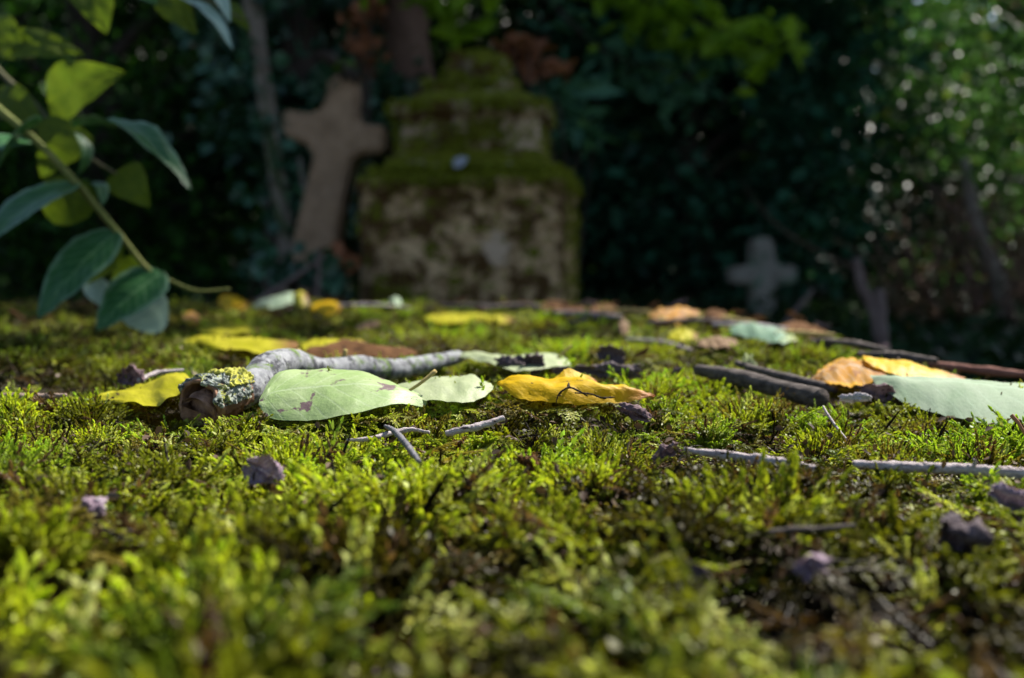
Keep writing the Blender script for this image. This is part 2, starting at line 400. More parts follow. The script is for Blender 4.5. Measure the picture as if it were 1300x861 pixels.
def twig(name, label, cat, P, rad, m_, wob=.30, wobf=330, press=.0045, group=None, side=(), seg=10, n=None):
    g = MB(); g.tube(P, rad, seg, n or len(P) * 26, wob=wob, wobf=wobf)
    for q, r in side: g.tube(q, r, 7, 12, wob=wob, wobf=wobf)
    if press: pressline(P, press)
    return tag(g.build(name, m_), label, cat, group)
def husk(label, px, py, wpx, hpx, Y, m_, seed, name='curled_leaf', cat='dead leaf', group=None, lift=0, ang=0):
    """a dead leaf curled up into a loose cup"""
    c = at(px, py, Y); s = Y / F; W = wpx * s / 2 * 1.1; Hh = hpx * s / 2 * 1.1; G = []; q = Matrix.Rotation(ang, 3, 'Y') @ Matrix.Rotation(.5 * math.sin(seed * 3.1), 3, 'X')
    for i in range(30):
        u = i / 29; ww = .35 + .65 * math.sin(math.pi * (.06 + .86 * u)) ** .7; row = []
        for j in range(30):
            a0 = R(-75 + 40 * math.sin(seed * 1.7)); a = a0 + R(215 + 50 * math.sin(seed)) * j / 29
            rr = Hh * ww * (1 + .75 * noise.noise(Vector((u * 2.4, a * .9, seed))))
            ux = (u * 2 - 1) * (1 + .45 * noise.noise(Vector((a * 1.6, seed, 0))))
            p = Vector((ux * W, math.cos(a) * rr * .9, math.sin(a) * rr + .25 * Hh * noise.noise(Vector((u * 3, seed, 7)))))
            k = Vector((ux * 3.2, a * 1.8, seed)); dsp = abs(noise.noise(k)) * .7 + .12 * noise.noise(k * 2.2) + .08 * noise.noise(k * 5)
            p += Vector((0, math.cos(a), math.sin(a))) * dsp * Hh * .75 - Vector((0, math.cos(a), math.sin(a))) * Hh * .22
            row.append(c + q @ p)
        G.append(row)
    g = MB(); g.grid(G); PRESS.append((c.x, c.y, W * .8, c.z - Hh * .6))
    return tag(g.build(name, m_), label, cat, group)
m_dktwig2 = bark_mat('slate_twig_bark', (.10, .10, .115), (.22, .21, .23), scale=260, bmp=.9, dist=.0006)
GT = 'twigs and sticks lying on the moss'; GL = 'fallen leaves on the moss'; GD = 'curled dead leaves in the moss'
twig('twig', 'long pale grey twig on the near right, running out of the frame', 'twig', [at(1083, 589, .352), at(1130, 592, .351), at(1190, 594, .350), at(1250, 598, .348), at(1330, 604, .345)], [.0013, .0020, .0019, .0021, .0024], m_twig, group=GT, side=[([at(1178, 594, .350), at(1172, 588, .350)], [.0011, .0006]), ([at(1232, 597, .348), at(1238, 588, .347), at(1236, 583, .346)], [.0008, .0004])])
twig('twig', 'pale weathered twig in the near moss with its thin end raised', 'twig', [at(868, 570, .366), at(905, 576, .363), at(960, 583, .358), at(1005, 590, .354), at(1043, 596, .351)], [.0008, .0016, .0020, .0019, .0010], m_twig, group=GT, side=[([at(960, 583, .358), at(968, 576, .360)], [.0010, .0005])])
twig('twig', 'short white speckled twig in front of the yellow curled leaf', 'twig', [at(566, 551, .395), at(590, 545, .395), at(612, 540, .397), at(640, 531, .40)], [.0012, .0016, .0015, .0011], m_twig, group=GT)
twig('twig', 'dark grey twig end leaning toward the camera below the whitish leaf', 'twig', [at(489, 541, .402), at(500, 547, .385), at(515, 563, .36), at(532, 586, .33)], [.0007, .0011, .0012, .0008], m_dktwig2, group=GT)
twig('twig', 'thin brown twig under the large pale leaf', 'twig', [at(440, 559, .388), at(470, 557, .39), at(515, 546, .40), at(545, 549, .396)], [.0006, .001, .0011, .0006], m_twig, group=GT)
twig('twig', 'flat grey brown stick at the left edge of the frame', 'twig', [at(-30, 505, .50), at(20, 504, .50), at(60, 504, .50), at(84, 502, .50)], [.0026, .0022, .0018, .0009], bark_mat('brown_twig_bark', (.22, .15, .11), (.36, .27, .22), scale=220, stretch=(.25, 1, 1)), group=GT)
twig('twig', 'thin grey twig joined to the shrivelled pinkish leaf on the left', 'twig', [at(176, 483, .545), at(200, 473, .56), at(233, 470, .57)], [.0014, .0012, .0008], m_twig, group=GT)
husk('shrivelled pinkish leaf standing beside a thin twig on the left', 168, 478, 26, 26, .545, m_purple, 3, group=GD, ang=.9)
twig('stick', 'thick dark stick with a broken brown end, right of the yellow leaf', 'stick', [at(886, 470, .62), at(920, 476, .595), at(960, 486, .565), at(1000, 496, .54), at(1042, 507, .515)], [.0036, .0048, .0053, .0052, .0056], m_dktwig, wob=.14, wobf=60, press=.009, group=GT, seg=20)
twig('stick', 'slimmer grey stick lying behind the thick dark stick', 'stick', [at(935, 461, .65), at(970, 473, .615), at(1010, 483, .59), at(1062, 495, .565)], [.0020, .0030, .0034, .0024], m_dktwig, wob=.14, wobf=90, press=.005, group=GT)
husk('small white chip of bark standing behind the dark stick', 953, 461, 12, 22, .64, m_white, 6, name='bark_chip', cat='bark chip', ang=-.5)
twig('stem', 'thin pale bent stem sticking up below the dark stick', 'stem', [at(1045, 516, .46), at(1052, 528, .452), at(1064, 545, .443), at(1078, 562, .435)], [.0005, .0006, .0006, .0005], m_twig, press=0, wob=.1)
twig('stem', 'short brown stem standing in front of the grey green leaf', 'stem', [at(1284, 527, .42), at(1292, 536, .418), at(1302, 552, .415)], [.0009, .0008, .0006], bark_mat('brown_stem', (.25, .10, .05), (.35, .17, .1)), press=0, wob=.1)
twig('twig', 'blurred thin dark twig in the nearest moss', 'twig', [at(975, 676, .262), at(1010, 672, .264), at(1050, 671, .266), at(1085, 667, .268)], [.0007, .0009, .0008, .0005], m_dktwig, group=GT)
# grey green leaf on the right with two orange yellow leaves behind it
A = [at(1104, 476, .56), at(1140, 481, .555), at(1190, 484, .55), at(1250, 486, .545), at(1330, 488, .54), at(1400, 489, .535)]
B = [at(1112, 489, .535), at(1150, 512, .50), at(1200, 528, .478), at(1250, 537, .465), at(1320, 541, .455), at(1400, 538, .455)]
g = MB(); G = ruled(A, B, n=44, bulge=.009, crk=.0012, seed=22); g.grid(G); place(G)
tag(g.build('fallen_leaf', m_mint), 'large smooth grey green leaf curling over the moss on the right', 'leaf')
A = [at(1095, 452, .63), at(1120, 457, .63), at(1150, 461, .62), at(1185, 470, .61), at(1225, 480, .60)]
B = [at(1098, 458, .60), at(1120, 470, .585), at(1150, 478, .575), at(1185, 483, .575), at(1225, 484, .58)]
g = MB(); G = ruled(A, B, bulge=.0035, crk=.0016, seed=25); g.grid(G); place(G)
tag(g.build('fallen_leaf', m_yel), 'rolled orange yellow leaf behind the grey green leaf', 'leaf')
A = [at(1030, 480, .60), at(1050, 463, .63), at(1075, 454, .645), at(1100, 460, .63), at(1125, 470, .60)]
B = [at(1034, 486, .585), at(1055, 488, .565), at(1080, 490, .56), at(1105, 488, .555), at(1125, 484, .56)]
g = MB(); G = ruled(A, B, bulge=.003, crk=.0026, seed=31); g.grid(G); place(G)
tag(g.build('fallen_leaf', m_orange), 'crumpled orange and tan leaf at the tip of the grey green leaf', 'leaf')
husk('pale dry flake under the tip of the crumpled orange leaf', 1086, 508, 34, 16, .50, leaf_mat('pale_flake', (.36, .32, .33), (.48, .44, .45), tr=.1, rough=.8, spec=.1), 31, group=GD)
husk('torn purple brown flake beside the grey green leaf', 1118, 499, 44, 20, .515, m_purple, 32, group=GD, ang=.3)
# middle distance leaves
A = [at(583, 449, .70), at(610, 448, .71), at(650, 452, .70), at(695, 449, .70), at(724, 458, .68)]
B = [at(583, 453, .69), at(610, 458, .66), at(650, 470, .60), at(700, 467, .61), at(724, 464, .63)]
o = empty('fallen_leaf', at(650, 462, .65), 'pale cream green leaf under the dark brown lump, end of the branch', 'leaf')
g = MB(); G = ruled(A, B, bulge=.003, crk=.002, seed=33); g.grid(G); place(G); g.build('blade', m_white, o)
g = MB(); g.tube([at(708, 455, .66), at(716, 447, .66), at(726, 439, .66)], [.0012, .0009], 8, 8); g.build('stalk', m_stalk, o)
husk('rounded dark purple brown lump on the pale cream leaf', 650, 463, 36, 22, .62, m_dkpurple, 41, group=GD)
husk('small dark lump beside the rounded one on the cream leaf', 677, 463, 26, 24, .61, m_dkpurple, 42, group=GD, ang=.6)
husk('flat dark husk behind the yellow curled leaf', 735, 471, 60, 12, .60, m_dkpurple, 43, group=GD)
husk('black curled leaf standing highest among the dark husks', 777, 451, 32, 22, .66, m_dkpurple, 44, group=GD, ang=.3)
husk('wide black husk lying below the black curled leaf', 784, 472, 52, 24, .60, m_dkpurple, 45, group=GD)
husk('grey dry flake tucked below the tip of the yellow leaf', 806, 524, 40, 18, .43, m_purple, 46, group=GD, ang=.4)
husk('twisted grey brown curl at the thin end of the pale twig', 846, 576, 34, 20, .37, m_purple, 47, group=GD, ang=-.5)
def flat_leaf(label, pA, pB, YA, YB, m_, seed, bulge=.004, crk=.003, **kw):
    g = MB(); G = ruled([at(x, y, Y) for (x, y), Y in zip(pA, YA)], [at(x, y, Y) for (x, y), Y in zip(pB, YB)], n=26, m=11, bulge=bulge, crk=crk, seed=seed)
    g.grid(G); place(G, shrink=1.5); return tag(g.build('fallen_leaf', m_), label, 'leaf', GL)
flat_leaf('long bright yellow leaf behind the bend of the branch', [(233, 433), (255, 427), (300, 431), (340, 431), (378, 434)], [(236, 436), (262, 438), (305, 446), (345, 446), (378, 442)], [.84, .87, .86, .86, .84], [.82, .79, .75, .75, .77], m_lime, 51)
flat_leaf('yellow leaf with a ragged edge behind the brown curled leaf', [(383, 436), (400, 431), (425, 432), (450, 432), (467, 437)], [(384, 443), (402, 447), (425, 446), (450, 446), (466, 441)], [.82, .86, .86, .85, .82], [.77, .75, .75, .75, .79], m_lime, 52)
flat_leaf('brown curled leaf lying just behind the grey branch', [(378, 448), (405, 444), (440, 439), (465, 445), (500, 448), (530, 447)], [(380, 453), (410, 455), (440, 455), (465, 455), (500, 454), (528, 451)], [.74, .76, .79, .76, .74, .74], [.70, .69, .69, .69, .70, .72], m_brown, 53, bulge=.008)
flat_leaf('long lime yellow leaf in the far moss before the stone pedestal', [(540, 402), (565, 398), (600, 399), (635, 400), (655, 405)], [(542, 408), (570, 411), (600, 411), (635, 411), (653, 409)], [1.36, 1.46, 1.44, 1.42, 1.32], [1.27, 1.2, 1.2, 1.2, 1.24], m_lime, 54)
flat_leaf('dull yellow leaf behind the long bright yellow one', [(250, 416), (280, 412), (310, 413), (330, 418)], [(252, 421), (280, 425), (310, 424), (330, 421)], [1.12, 1.2, 1.18, 1.1], [1.05, 1.0, 1.01, 1.05], m_lime, 55)
flat_leaf('small bright yellow leaf at the far edge under the leaning cross', [(277, 384), (285, 377), (300, 380), (316, 387)], [(280, 389), (290, 395), (303, 395), (316, 391)], [1.68, 1.7, 1.68, 1.66], [1.62, 1.55, 1.55, 1.6], m_yel, 56, bulge=.012)
flat_leaf('long pale green leaf propped up at the far edge below the cross', [(320, 387), (340, 379), (365, 373), (385, 371)], [(322, 391), (342, 392), (368, 386), (388, 381)], [1.66, 1.68, 1.7, 1.7], [1.62, 1.6, 1.62, 1.66], m_mint, 57, bulge=.006)
flat_leaf('round yellow leaf tip touching the long pale green leaf', [(372, 374), (380, 370), (390, 373)], [(372, 385), (382, 390), (391, 386)], [1.6, 1.62, 1.6], [1.58, 1.56, 1.57], m_lime, 58, bulge=.01)
flat_leaf('yellow leaf with a pale edge at the far left of the pedestal', [(393, 390), (408, 385), (425, 387), (433, 392)], [(394, 396), (410, 400), (425, 399), (433, 396)], [1.5, 1.55, 1.53, 1.48], [1.44, 1.38, 1.39, 1.43], m_yel, 59, bulge=.01)
flat_leaf('small orange leaf in the dark moss near the hanging leaves', [(232, 401), (242, 396), (255, 404)], [(233, 408), (245, 412), (255, 409)], [1.35, 1.4, 1.3], [1.25, 1.2, 1.24], m_orange, 60)
flat_leaf('small mint green leaf at the foot of the pedestal', [(494, 384), (501, 381), (510, 384)], [(494, 388), (502, 390), (510, 388)], [1.6, 1.62, 1.6], [1.55, 1.52, 1.55], m_mint, 61, bulge=.01)
flat_leaf('narrow tan chip in the middle of the far moss', [(451, 415), (465, 409), (482, 408)], [(453, 420), (468, 418), (482, 413)], [1.15, 1.2, 1.2], [1.1, 1.1, 1.15], m_tan, 62)
flat_leaf('curled rust brown leaf lying at the right foot of the pedestal', [(686, 388), (700, 381), (722, 384), (745, 391)], [(688, 394), (705, 398), (725, 398), (745, 396)], [1.55, 1.6, 1.58, 1.5], [1.48, 1.42, 1.42, 1.46], m_brown, 63, bulge=.001, crk=.004)
flat_leaf('brown orange leaf rolled up at the edge of the slab', [(824, 399), (845, 391), (870, 391), (888, 396)], [(825, 404), (847, 409), (872, 408), (888, 402)], [1.32, 1.35, 1.35, 1.32], [1.26, 1.22, 1.22, 1.27], m_orange, 64, bulge=.005, crk=.006)
flat_leaf('teal green leaf with a yellow tip on the right edge of the slab', [(925, 416), (950, 413), (985, 420), (1012, 427)], [(928, 422), (955, 430), (985, 436), (1012, 432)], [1.02, 1.06, 1.02, .97], [.98, .93, .88, .9], leaf_mat('teal_leaf', (.12, .22, .15), (.17, .27, .18), tip=(.4, .45, .2), tr=.2, seed=40, spec=.1, rough=.7), 65, bulge=.008)
flat_leaf('straw yellow leaf behind the dark stick', [(885, 432), (910, 429), (935, 432)], [(886, 438), (912, 441), (936, 438)], [.9, .93, .9], [.86, .83, .86], m_tan, 66)
flat_leaf('pale yellow leaf next to the straw yellow leaf', [(848, 423), (868, 418), (886, 423)], [(849, 430), (868, 433), (886, 430)], [1.0, 1.04, 1.0], [.95, .92, .95], m_lime, 67)
flat_leaf('pinkish pale leaf on the slab edge beyond the teal leaf', [(990, 413), (1015, 408), (1050, 420)], [(995, 421), (1020, 427), (1052, 428)], [1.05, 1.1, 1.0], [1.0, .96, .95], m_brown, 68, bulge=.001, crk=.004)
flat_leaf('small tan leaf bent upward in the far moss', [(783, 415), (790, 404), (797, 413)], [(785, 422), (793, 425), (799, 421)], [1.1, 1.12, 1.1], [1.07, 1.05, 1.07], m_tan, 69)
flat_leaf('brown leaf with orange edge beside the rolled one at slab edge', [(890, 402), (905, 396), (925, 400)], [(890, 409), (908, 413), (926, 409)], [1.25, 1.28, 1.24], [1.2, 1.15, 1.18], m_brown, 70, bulge=.01)
flat_leaf('reddish brown leaf on the moss right of the pedestal', [(748, 391), (765, 384), (785, 391)], [(749, 397), (766, 402), (786, 398)], [1.5, 1.55, 1.5], [1.44, 1.4, 1.43], m_brown, 71, bulge=.001, crk=.004)
twig('stick', 'brown stick lying along the far edge of the slab', 'stick', [at(560, 388, 1.7), at(640, 390, 1.62), at(720, 396, 1.5), at(800, 408, 1.32)], [.004, .005, .005, .003], m_dktwig, wob=.3, wobf=60, press=0, group=GT)
twig('stick', 'dark stick on the right edge of the slab', 'stick', [at(1030, 436, .92), at(1065, 440, .90), at(1110, 446, .86)], [.004, .005, .003], m_dktwig, wob=.3, wobf=60, press=0, group=GT)
twig('stick', 'long thin brown stick lying along the right rim', 'stick', [at(1180, 462, .72), at(1240, 470, .68), at(1330, 478, .66)], [.002, .003, .003], bark_mat('red_brown_bark', (.17, .07, .05), (.28, .13, .1)), wob=.3, wobf=60, press=0, group=GT)
twig('twig', 'thin pale twig lying in the far moss', 'twig', [at(795, 430, .97), at(840, 434, .95), at(880, 445, .86)], [.0012, .002, .0012], m_twig, press=.003, group=GT)
for i, (x0, y0, x1, y1) in enumerate([(610, 391, 700, 388), (690, 397, 790, 402), (760, 394, 850, 400), (820, 410, 930, 408), (905, 412, 1000, 418), (960, 424, 1060, 426), (1040, 432, 1130, 446), (430, 388, 520, 391), (870, 402, 960, 410), (1090, 450, 1190, 458)]):
    Y0 = min(1.84, gp(x0, y0 + 5, .002).y); Y1 = min(1.84, gp(x1, y1 + 5, .002).y)
    twig('twig', 'thin brown twig in the litter along the far edge of the moss', 'twig', [at(x0, y0, Y0), at((x0 + x1) / 2, (y0 + y1) / 2 - 2, (Y0 + Y1) / 2), at(x1, y1, Y1)], [.0022, .0032, .0018], [m_dktwig, m_twig, m_stalk][i % 3], press=0, group='thin twigs in the litter at the far edge', seg=7, n=24)
# blurred husks in the nearest moss
husk('large mauve cup shaped husk in the nearest moss on the left', 334, 600, 46, 38, .325, m_mauve, 81, group=GD, ang=.5)
husk('small violet husk half buried in the left foreground moss', 113, 645, 34, 34, .285, m_mauve, 82, group=GD, ang=.9)
husk('dark purple husk in the right foreground moss', 1222, 683, 50, 52, .262, m_dkpurple, 83, group=GD, ang=.4)
husk('smooth mauve husk at the right edge below the pale twig', 1283, 632, 50, 26, .30, m_mauve, 84, group=GD, ang=.3)
husk('small pale husk upright in the foreground moss', 1031, 722, 24, 44, .235, m_mauve, 85, group=GD, ang=1.2)
husk('small pinkish scrap in the middle of the near moss', 668, 592, 28, 26, .345, m_brown, 86, group=GD, ang=.6)
husk('dark scrap in the middle foreground moss', 885, 730, 46, 22, .235, m_dkpurple, 87, group=GD, ang=.6)
for i, (x, y) in enumerate([(300, 393), (350, 399), (440, 392), (545, 392), (610, 394), (665, 387), (760, 402), (800, 396), (840, 413), (905, 420), (960, 405), (1075, 433), (1120, 440), (1160, 455), (860, 470), (700, 412), (735, 408), (815, 447), (60, 385), (120, 392), (20, 400), (205, 392), (880, 398), (930, 398), (1010, 402), (1045, 412), (580, 385), (640, 384), (470, 386), (425, 380), (720, 392), (745, 386), (775, 388), (830, 388), (860, 386)]):
    Y = gp(x, y + 4, .002).y; Y = min(Y, 1.85)
    husk('tiny brown scrap of dead leaf on the far moss', x, y, random.uniform(12, 30), random.uniform(4, 8), Y, random.choice([m_brown, m_brown, m_dkpurple, m_brown, m_purple]), 100 + i, group='tiny scraps of dead leaf on the far moss', ang=random.uniform(-.6, .6))
# ------------------------------------------------------------------ slab, soil under the moss, ground
m_soil = bark_mat('soil', (.018, .014, .008), (.05, .038, .02), scale=90, bmp=1, dist=.004, green=(.045, .055, .012))
m_stone = bark_mat('weathered_stone', (.10, .09, .07), (.20, .17, .13), scale=14, bmp=.6, dist=.01, green=(.03, .04, .012))
PR = np.array(PRESS)
def cap(x, y, top):
    d = np.hypot(PR[:, 0] - x, PR[:, 1] - y) / PR[:, 2]; near = d < 4
    if not near.any(): return top
    dn = d[near]; z = PR[near, 3]; hi = (z + .0012 * np.maximum(dn - 1.3, 0)).min(); i = dn.argmin(); lo = z[i] - .0035 * max(1, dn[i]) + .002
    return min(max(top, lo if dn[i] < 2 else -9), hi)
nx, ny = 200, 190
xs = np.linspace(-1.45, .50, nx); ys = np.concatenate([np.linspace(-.3, .9, 110), np.linspace(.92, 2.05, 80)])
V = []
for y in ys:
    for x in xs:
        h = H(x, y) - .017 - .014 * (1 - smooth(.30, .40, y))
        if .1 < y and x < .5: h = cap(x, y, h + .010) - .015 - .008 * (1 - smooth(.30, .40, y))
        e = min(edge_x(y) - x, FAR + .03 * noise.noise(Vector((x, y, 0)) * 4) - y, x + 1.42)
        if e < 0: h = max(-.27, h + e * 3.0)
        V.append((x, y, h))
Fq = [(j * nx + i, j * nx + i + 1, (j + 1) * nx + i + 1, (j + 1) * nx + i) for j in range(len(ys) - 1) for i in range(nx - 1)]
tag(link('soil', mesh_np('soil', V, Fq), m_soil), kind='structure')
g = MB()                                                    # the stone slab that carries the soil and the moss
def prism(g, P, z0, z1):
    b = len(g.V); n = len(P)
    for z in (z0, z1):
        for p in P: g.V.append(Vector((p[0], p[1], z))); g.U.append((p[0], p[1]))
    for k in range(n): g.F.append((b + k, b + (k + 1) % n, b + n + (k + 1) % n, b + n + k))
    g.F.append(tuple(b + k for k in range(n))[::-1]); g.F.append(tuple(b + n + k for k in range(n)))
prism(g, [(-1.40, -.29), (.36, -.29), (.34, .2), (.30, .66), (.265, .95), (.24, 1.43), (.18, 1.7), (.04, 1.86), (-1.40, 1.88)], -.28, -.045)
tag(g.build('grave_slab', m_stone, smooth=False), 'low stone grave slab buried under a thick bed of moss', 'grave slab')
# ground to the horizon, with a bank added behind the trees to screen bright sky
def GZ(x, y):
    r = smooth(15, 34, y)
    return -.26 + .04 * noise.noise(Vector((x, y, 0)) * .9) + r * (7.5 - 2.5 * smooth(0, 12, x) ) + .15 * noise.noise(Vector((x * .3, y * .3, 2))) * smooth(3, 8, y)
gx = np.concatenate([np.linspace(-260, -24, 20), np.linspace(-20, 20, 90), np.linspace(24, 260, 20)]); gy = np.concatenate([np.linspace(-60, -2, 12), np.linspace(-1, 40, 100), np.linspace(45, 420, 20)])
V = [(x, y, GZ(x, y)) for y in gy for x in gx]; n_ = len(gx)
Fq = [(j * n_ + i, j * n_ + i + 1, (j + 1) * n_ + i + 1, (j + 1) * n_ + i) for j in range(len(gy) - 1) for i in range(n_ - 1)]
m_ground = bark_mat('woodland_ground', (.016, .014, .009), (.035, .03, .016), scale=3, bmp=.8, dist=.03, green=(.014, .028, .008))
tag(link('ground', mesh_np('ground', V, Fq), m_ground), kind='structure')

# ------------------------------------------------------------------ moss
def shoot(seed, kind):
    r = np.random.default_rng(seed); V = []; Fc = []; tipf = []
    def leaflet(p, d, n, L, W, t, tint=0):
        s = np.cross(d, n); s /= np.linalg.norm(s) + 1e-9; n = np.cross(s, d); b = len(V); W = W * 1.55
        cv = r.uniform(.05, .32)
        pts = [p, p + d * L * .3 + s * W + n * L * .03, p + d * L * .3 - s * W + n * L * .03, p + d * L * .7 + s * W * .55 + n * L * cv * .5, p + d * L * .7 - s * W * .55 + n * L * cv * .5, p + d * L + n * L * cv * 1.3]
        V.extend(pts); tipf.extend([t, t, t, min(1, t + .1), min(1, t + .1), min(1, t + .25)])
        Fc.extend([(b, b + 1, b + 2), (b + 1, b + 3, b + 4), (b + 1, b + 4, b + 2), (b + 3, b + 5, b + 4)])
    def stem(P, Lr, Wr, ang, step, t0, t1, thick=.00022):
        P = [np.array(p) for p in P]; n = len(P); k = 0
        for i in range(n - 1):
            a, b_ = P[i], P[i + 1]; d = (b_ - a); L = np.linalg.norm(d); d /= L + 1e-9
            u = np.cross(d, [0, 0, 1.]) if abs(d[2]) < .9 else np.cross(d, [1., 0, 0]); u /= np.linalg.norm(u); w_ = np.cross(d, u)
            base = len(V)
            for q in (a, b_):
                for m_ in range(3):
                    an = m_ * 2.094; V.append(q + (u * math.cos(an) + w_ * math.sin(an)) * thick); tipf.append(.15)
            for m_ in range(3):
                m2 = (m_ + 1) % 3; Fc.extend([(base + m_, base + m2, base + 3 + m2), (base + m_, base + 3 + m2, base + 3 + m_)])
            ns = max(1, int(L / step))
            for j in range(ns):
                f = (i + j / ns) / (n - 1); p = a + d * L * j / ns; an = k * 2.4 + r.uniform(-.3, .3); k += 1
                rd = u * math.cos(an) + w_ * math.sin(an); aa = ang * (1.15 - .55 * f) * r.uniform(.75, 1.25)
                dd = d * math.cos(aa) + rd * math.sin(aa); tp = (1 - .45 * f ** 3) * (.6 + .4 * min(1, f * 4))
                leaflet(p, dd, -rd + d * .2, Lr * tp * r.uniform(.75, 1.2), Wr * tp, t0 + (t1 - t0) * f)
        d = P[-1] - P[-2]; d /= np.linalg.norm(d)
        for j in range(4):
            an = j * 1.57; u = np.cross(d, [0, .3, 1.]); u /= np.linalg.norm(u); w_ = np.cross(d, u); rd = u * math.cos(an) + w_ * math.sin(an)
            dd = d + rd * .28; dd /= np.linalg.norm(dd); leaflet(P[-1], dd, -rd, Lr * .7, Wr * .6, t1)
    def curve(L, lean, bend, n=7, az=0., p0=(0, 0, 0), el0=None):
        p = np.array(p0, float); el = el0 if el0 is not None else math.pi / 2 - lean; out = [p.copy()]
        for i in range(n):
            az += r.uniform(-.15, .15); el -= bend / n
            p = p + np.array([math.cos(el) * math.cos(az), math.cos(el) * math.sin(az), math.sin(el)]) * L / n; out.append(p.copy())
        return out, az, el
    if kind == 'feather':                                    # arching shoot with side branches
        P, az, el = curve(r.uniform(.012, .016), .3, r.uniform(.5, 1.2)); stem(P, .0017, .00034, .8, .00042, .1, 1)
        for i in range(2, 7):
            for s in (-1, 1):
                if r.uniform() < .8:
                    Q, _, _ = curve(r.uniform(.003, .0055) * (1.2 - i * .1), 0, r.uniform(-.4, .5), 4, az + s * r.uniform(.7, 1.2), P[i], .35); stem(Q, .0013, .00028, .7, .0004, .3, 1, .00015)
    elif kind == 'star':                                     # upright shoot with a rosette tip
        for q in range(3):
            P, az, el = curve(r.uniform(.008, .013), r.uniform(.0, .5), r.uniform(-.2, .5), 6, q * 2.1 + r.uniform(-.5, .5), (r.uniform(-.001, .001), r.uniform(-.001, .001), 0)); stem(P, .0021, .00042, .95, .0005, 0, 1)
    elif kind == 'twist':                                    # thin worn strand with leaves pressed on
        P, az, el = curve(r.uniform(.013, .019), .4, r.uniform(.6, 1.8), 9); stem(P, .0012, .00022, .35, .0004, .2, .9)
    elif kind == 'spiky':                                    # stiff dark shoot
        P, az, el = curve(r.uniform(.009, .013), r.uniform(0, .3), r.uniform(-.3, .3), 6); stem(P, .0019, .00022, .75, .0006, .2, .8, .0003)
    return np.array(V), np.array(Fc), np.array(tipf)
KINDS = ['feather'] * 7 + ['star'] * 5 + ['twist'] * 3 + ['spiky'] * 3
m_moss, nt, b, out = mat('moss')
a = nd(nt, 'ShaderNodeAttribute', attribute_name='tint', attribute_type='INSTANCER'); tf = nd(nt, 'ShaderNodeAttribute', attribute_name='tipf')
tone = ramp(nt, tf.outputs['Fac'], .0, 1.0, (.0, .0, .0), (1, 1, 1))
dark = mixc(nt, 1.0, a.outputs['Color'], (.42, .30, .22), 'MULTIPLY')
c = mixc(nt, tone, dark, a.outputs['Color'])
nt.links.new(c, b.inputs['Base Color']); b.inputs['Roughness'].default_value = .5; b.inputs['Specular IOR Level'].default_value = .22
translucent(nt, b, out, mixc(nt, 1, c, (1.25, 1.25, .6), 'MULTIPLY'), .38)
pc = bpy.data.collections.new('moss_shoot_kinds')
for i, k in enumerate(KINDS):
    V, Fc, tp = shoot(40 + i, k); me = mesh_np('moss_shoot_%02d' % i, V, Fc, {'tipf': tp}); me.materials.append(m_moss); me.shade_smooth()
    pc.objects.link(bpy.data.objects.new('moss_shoot_%02d' % i, me))
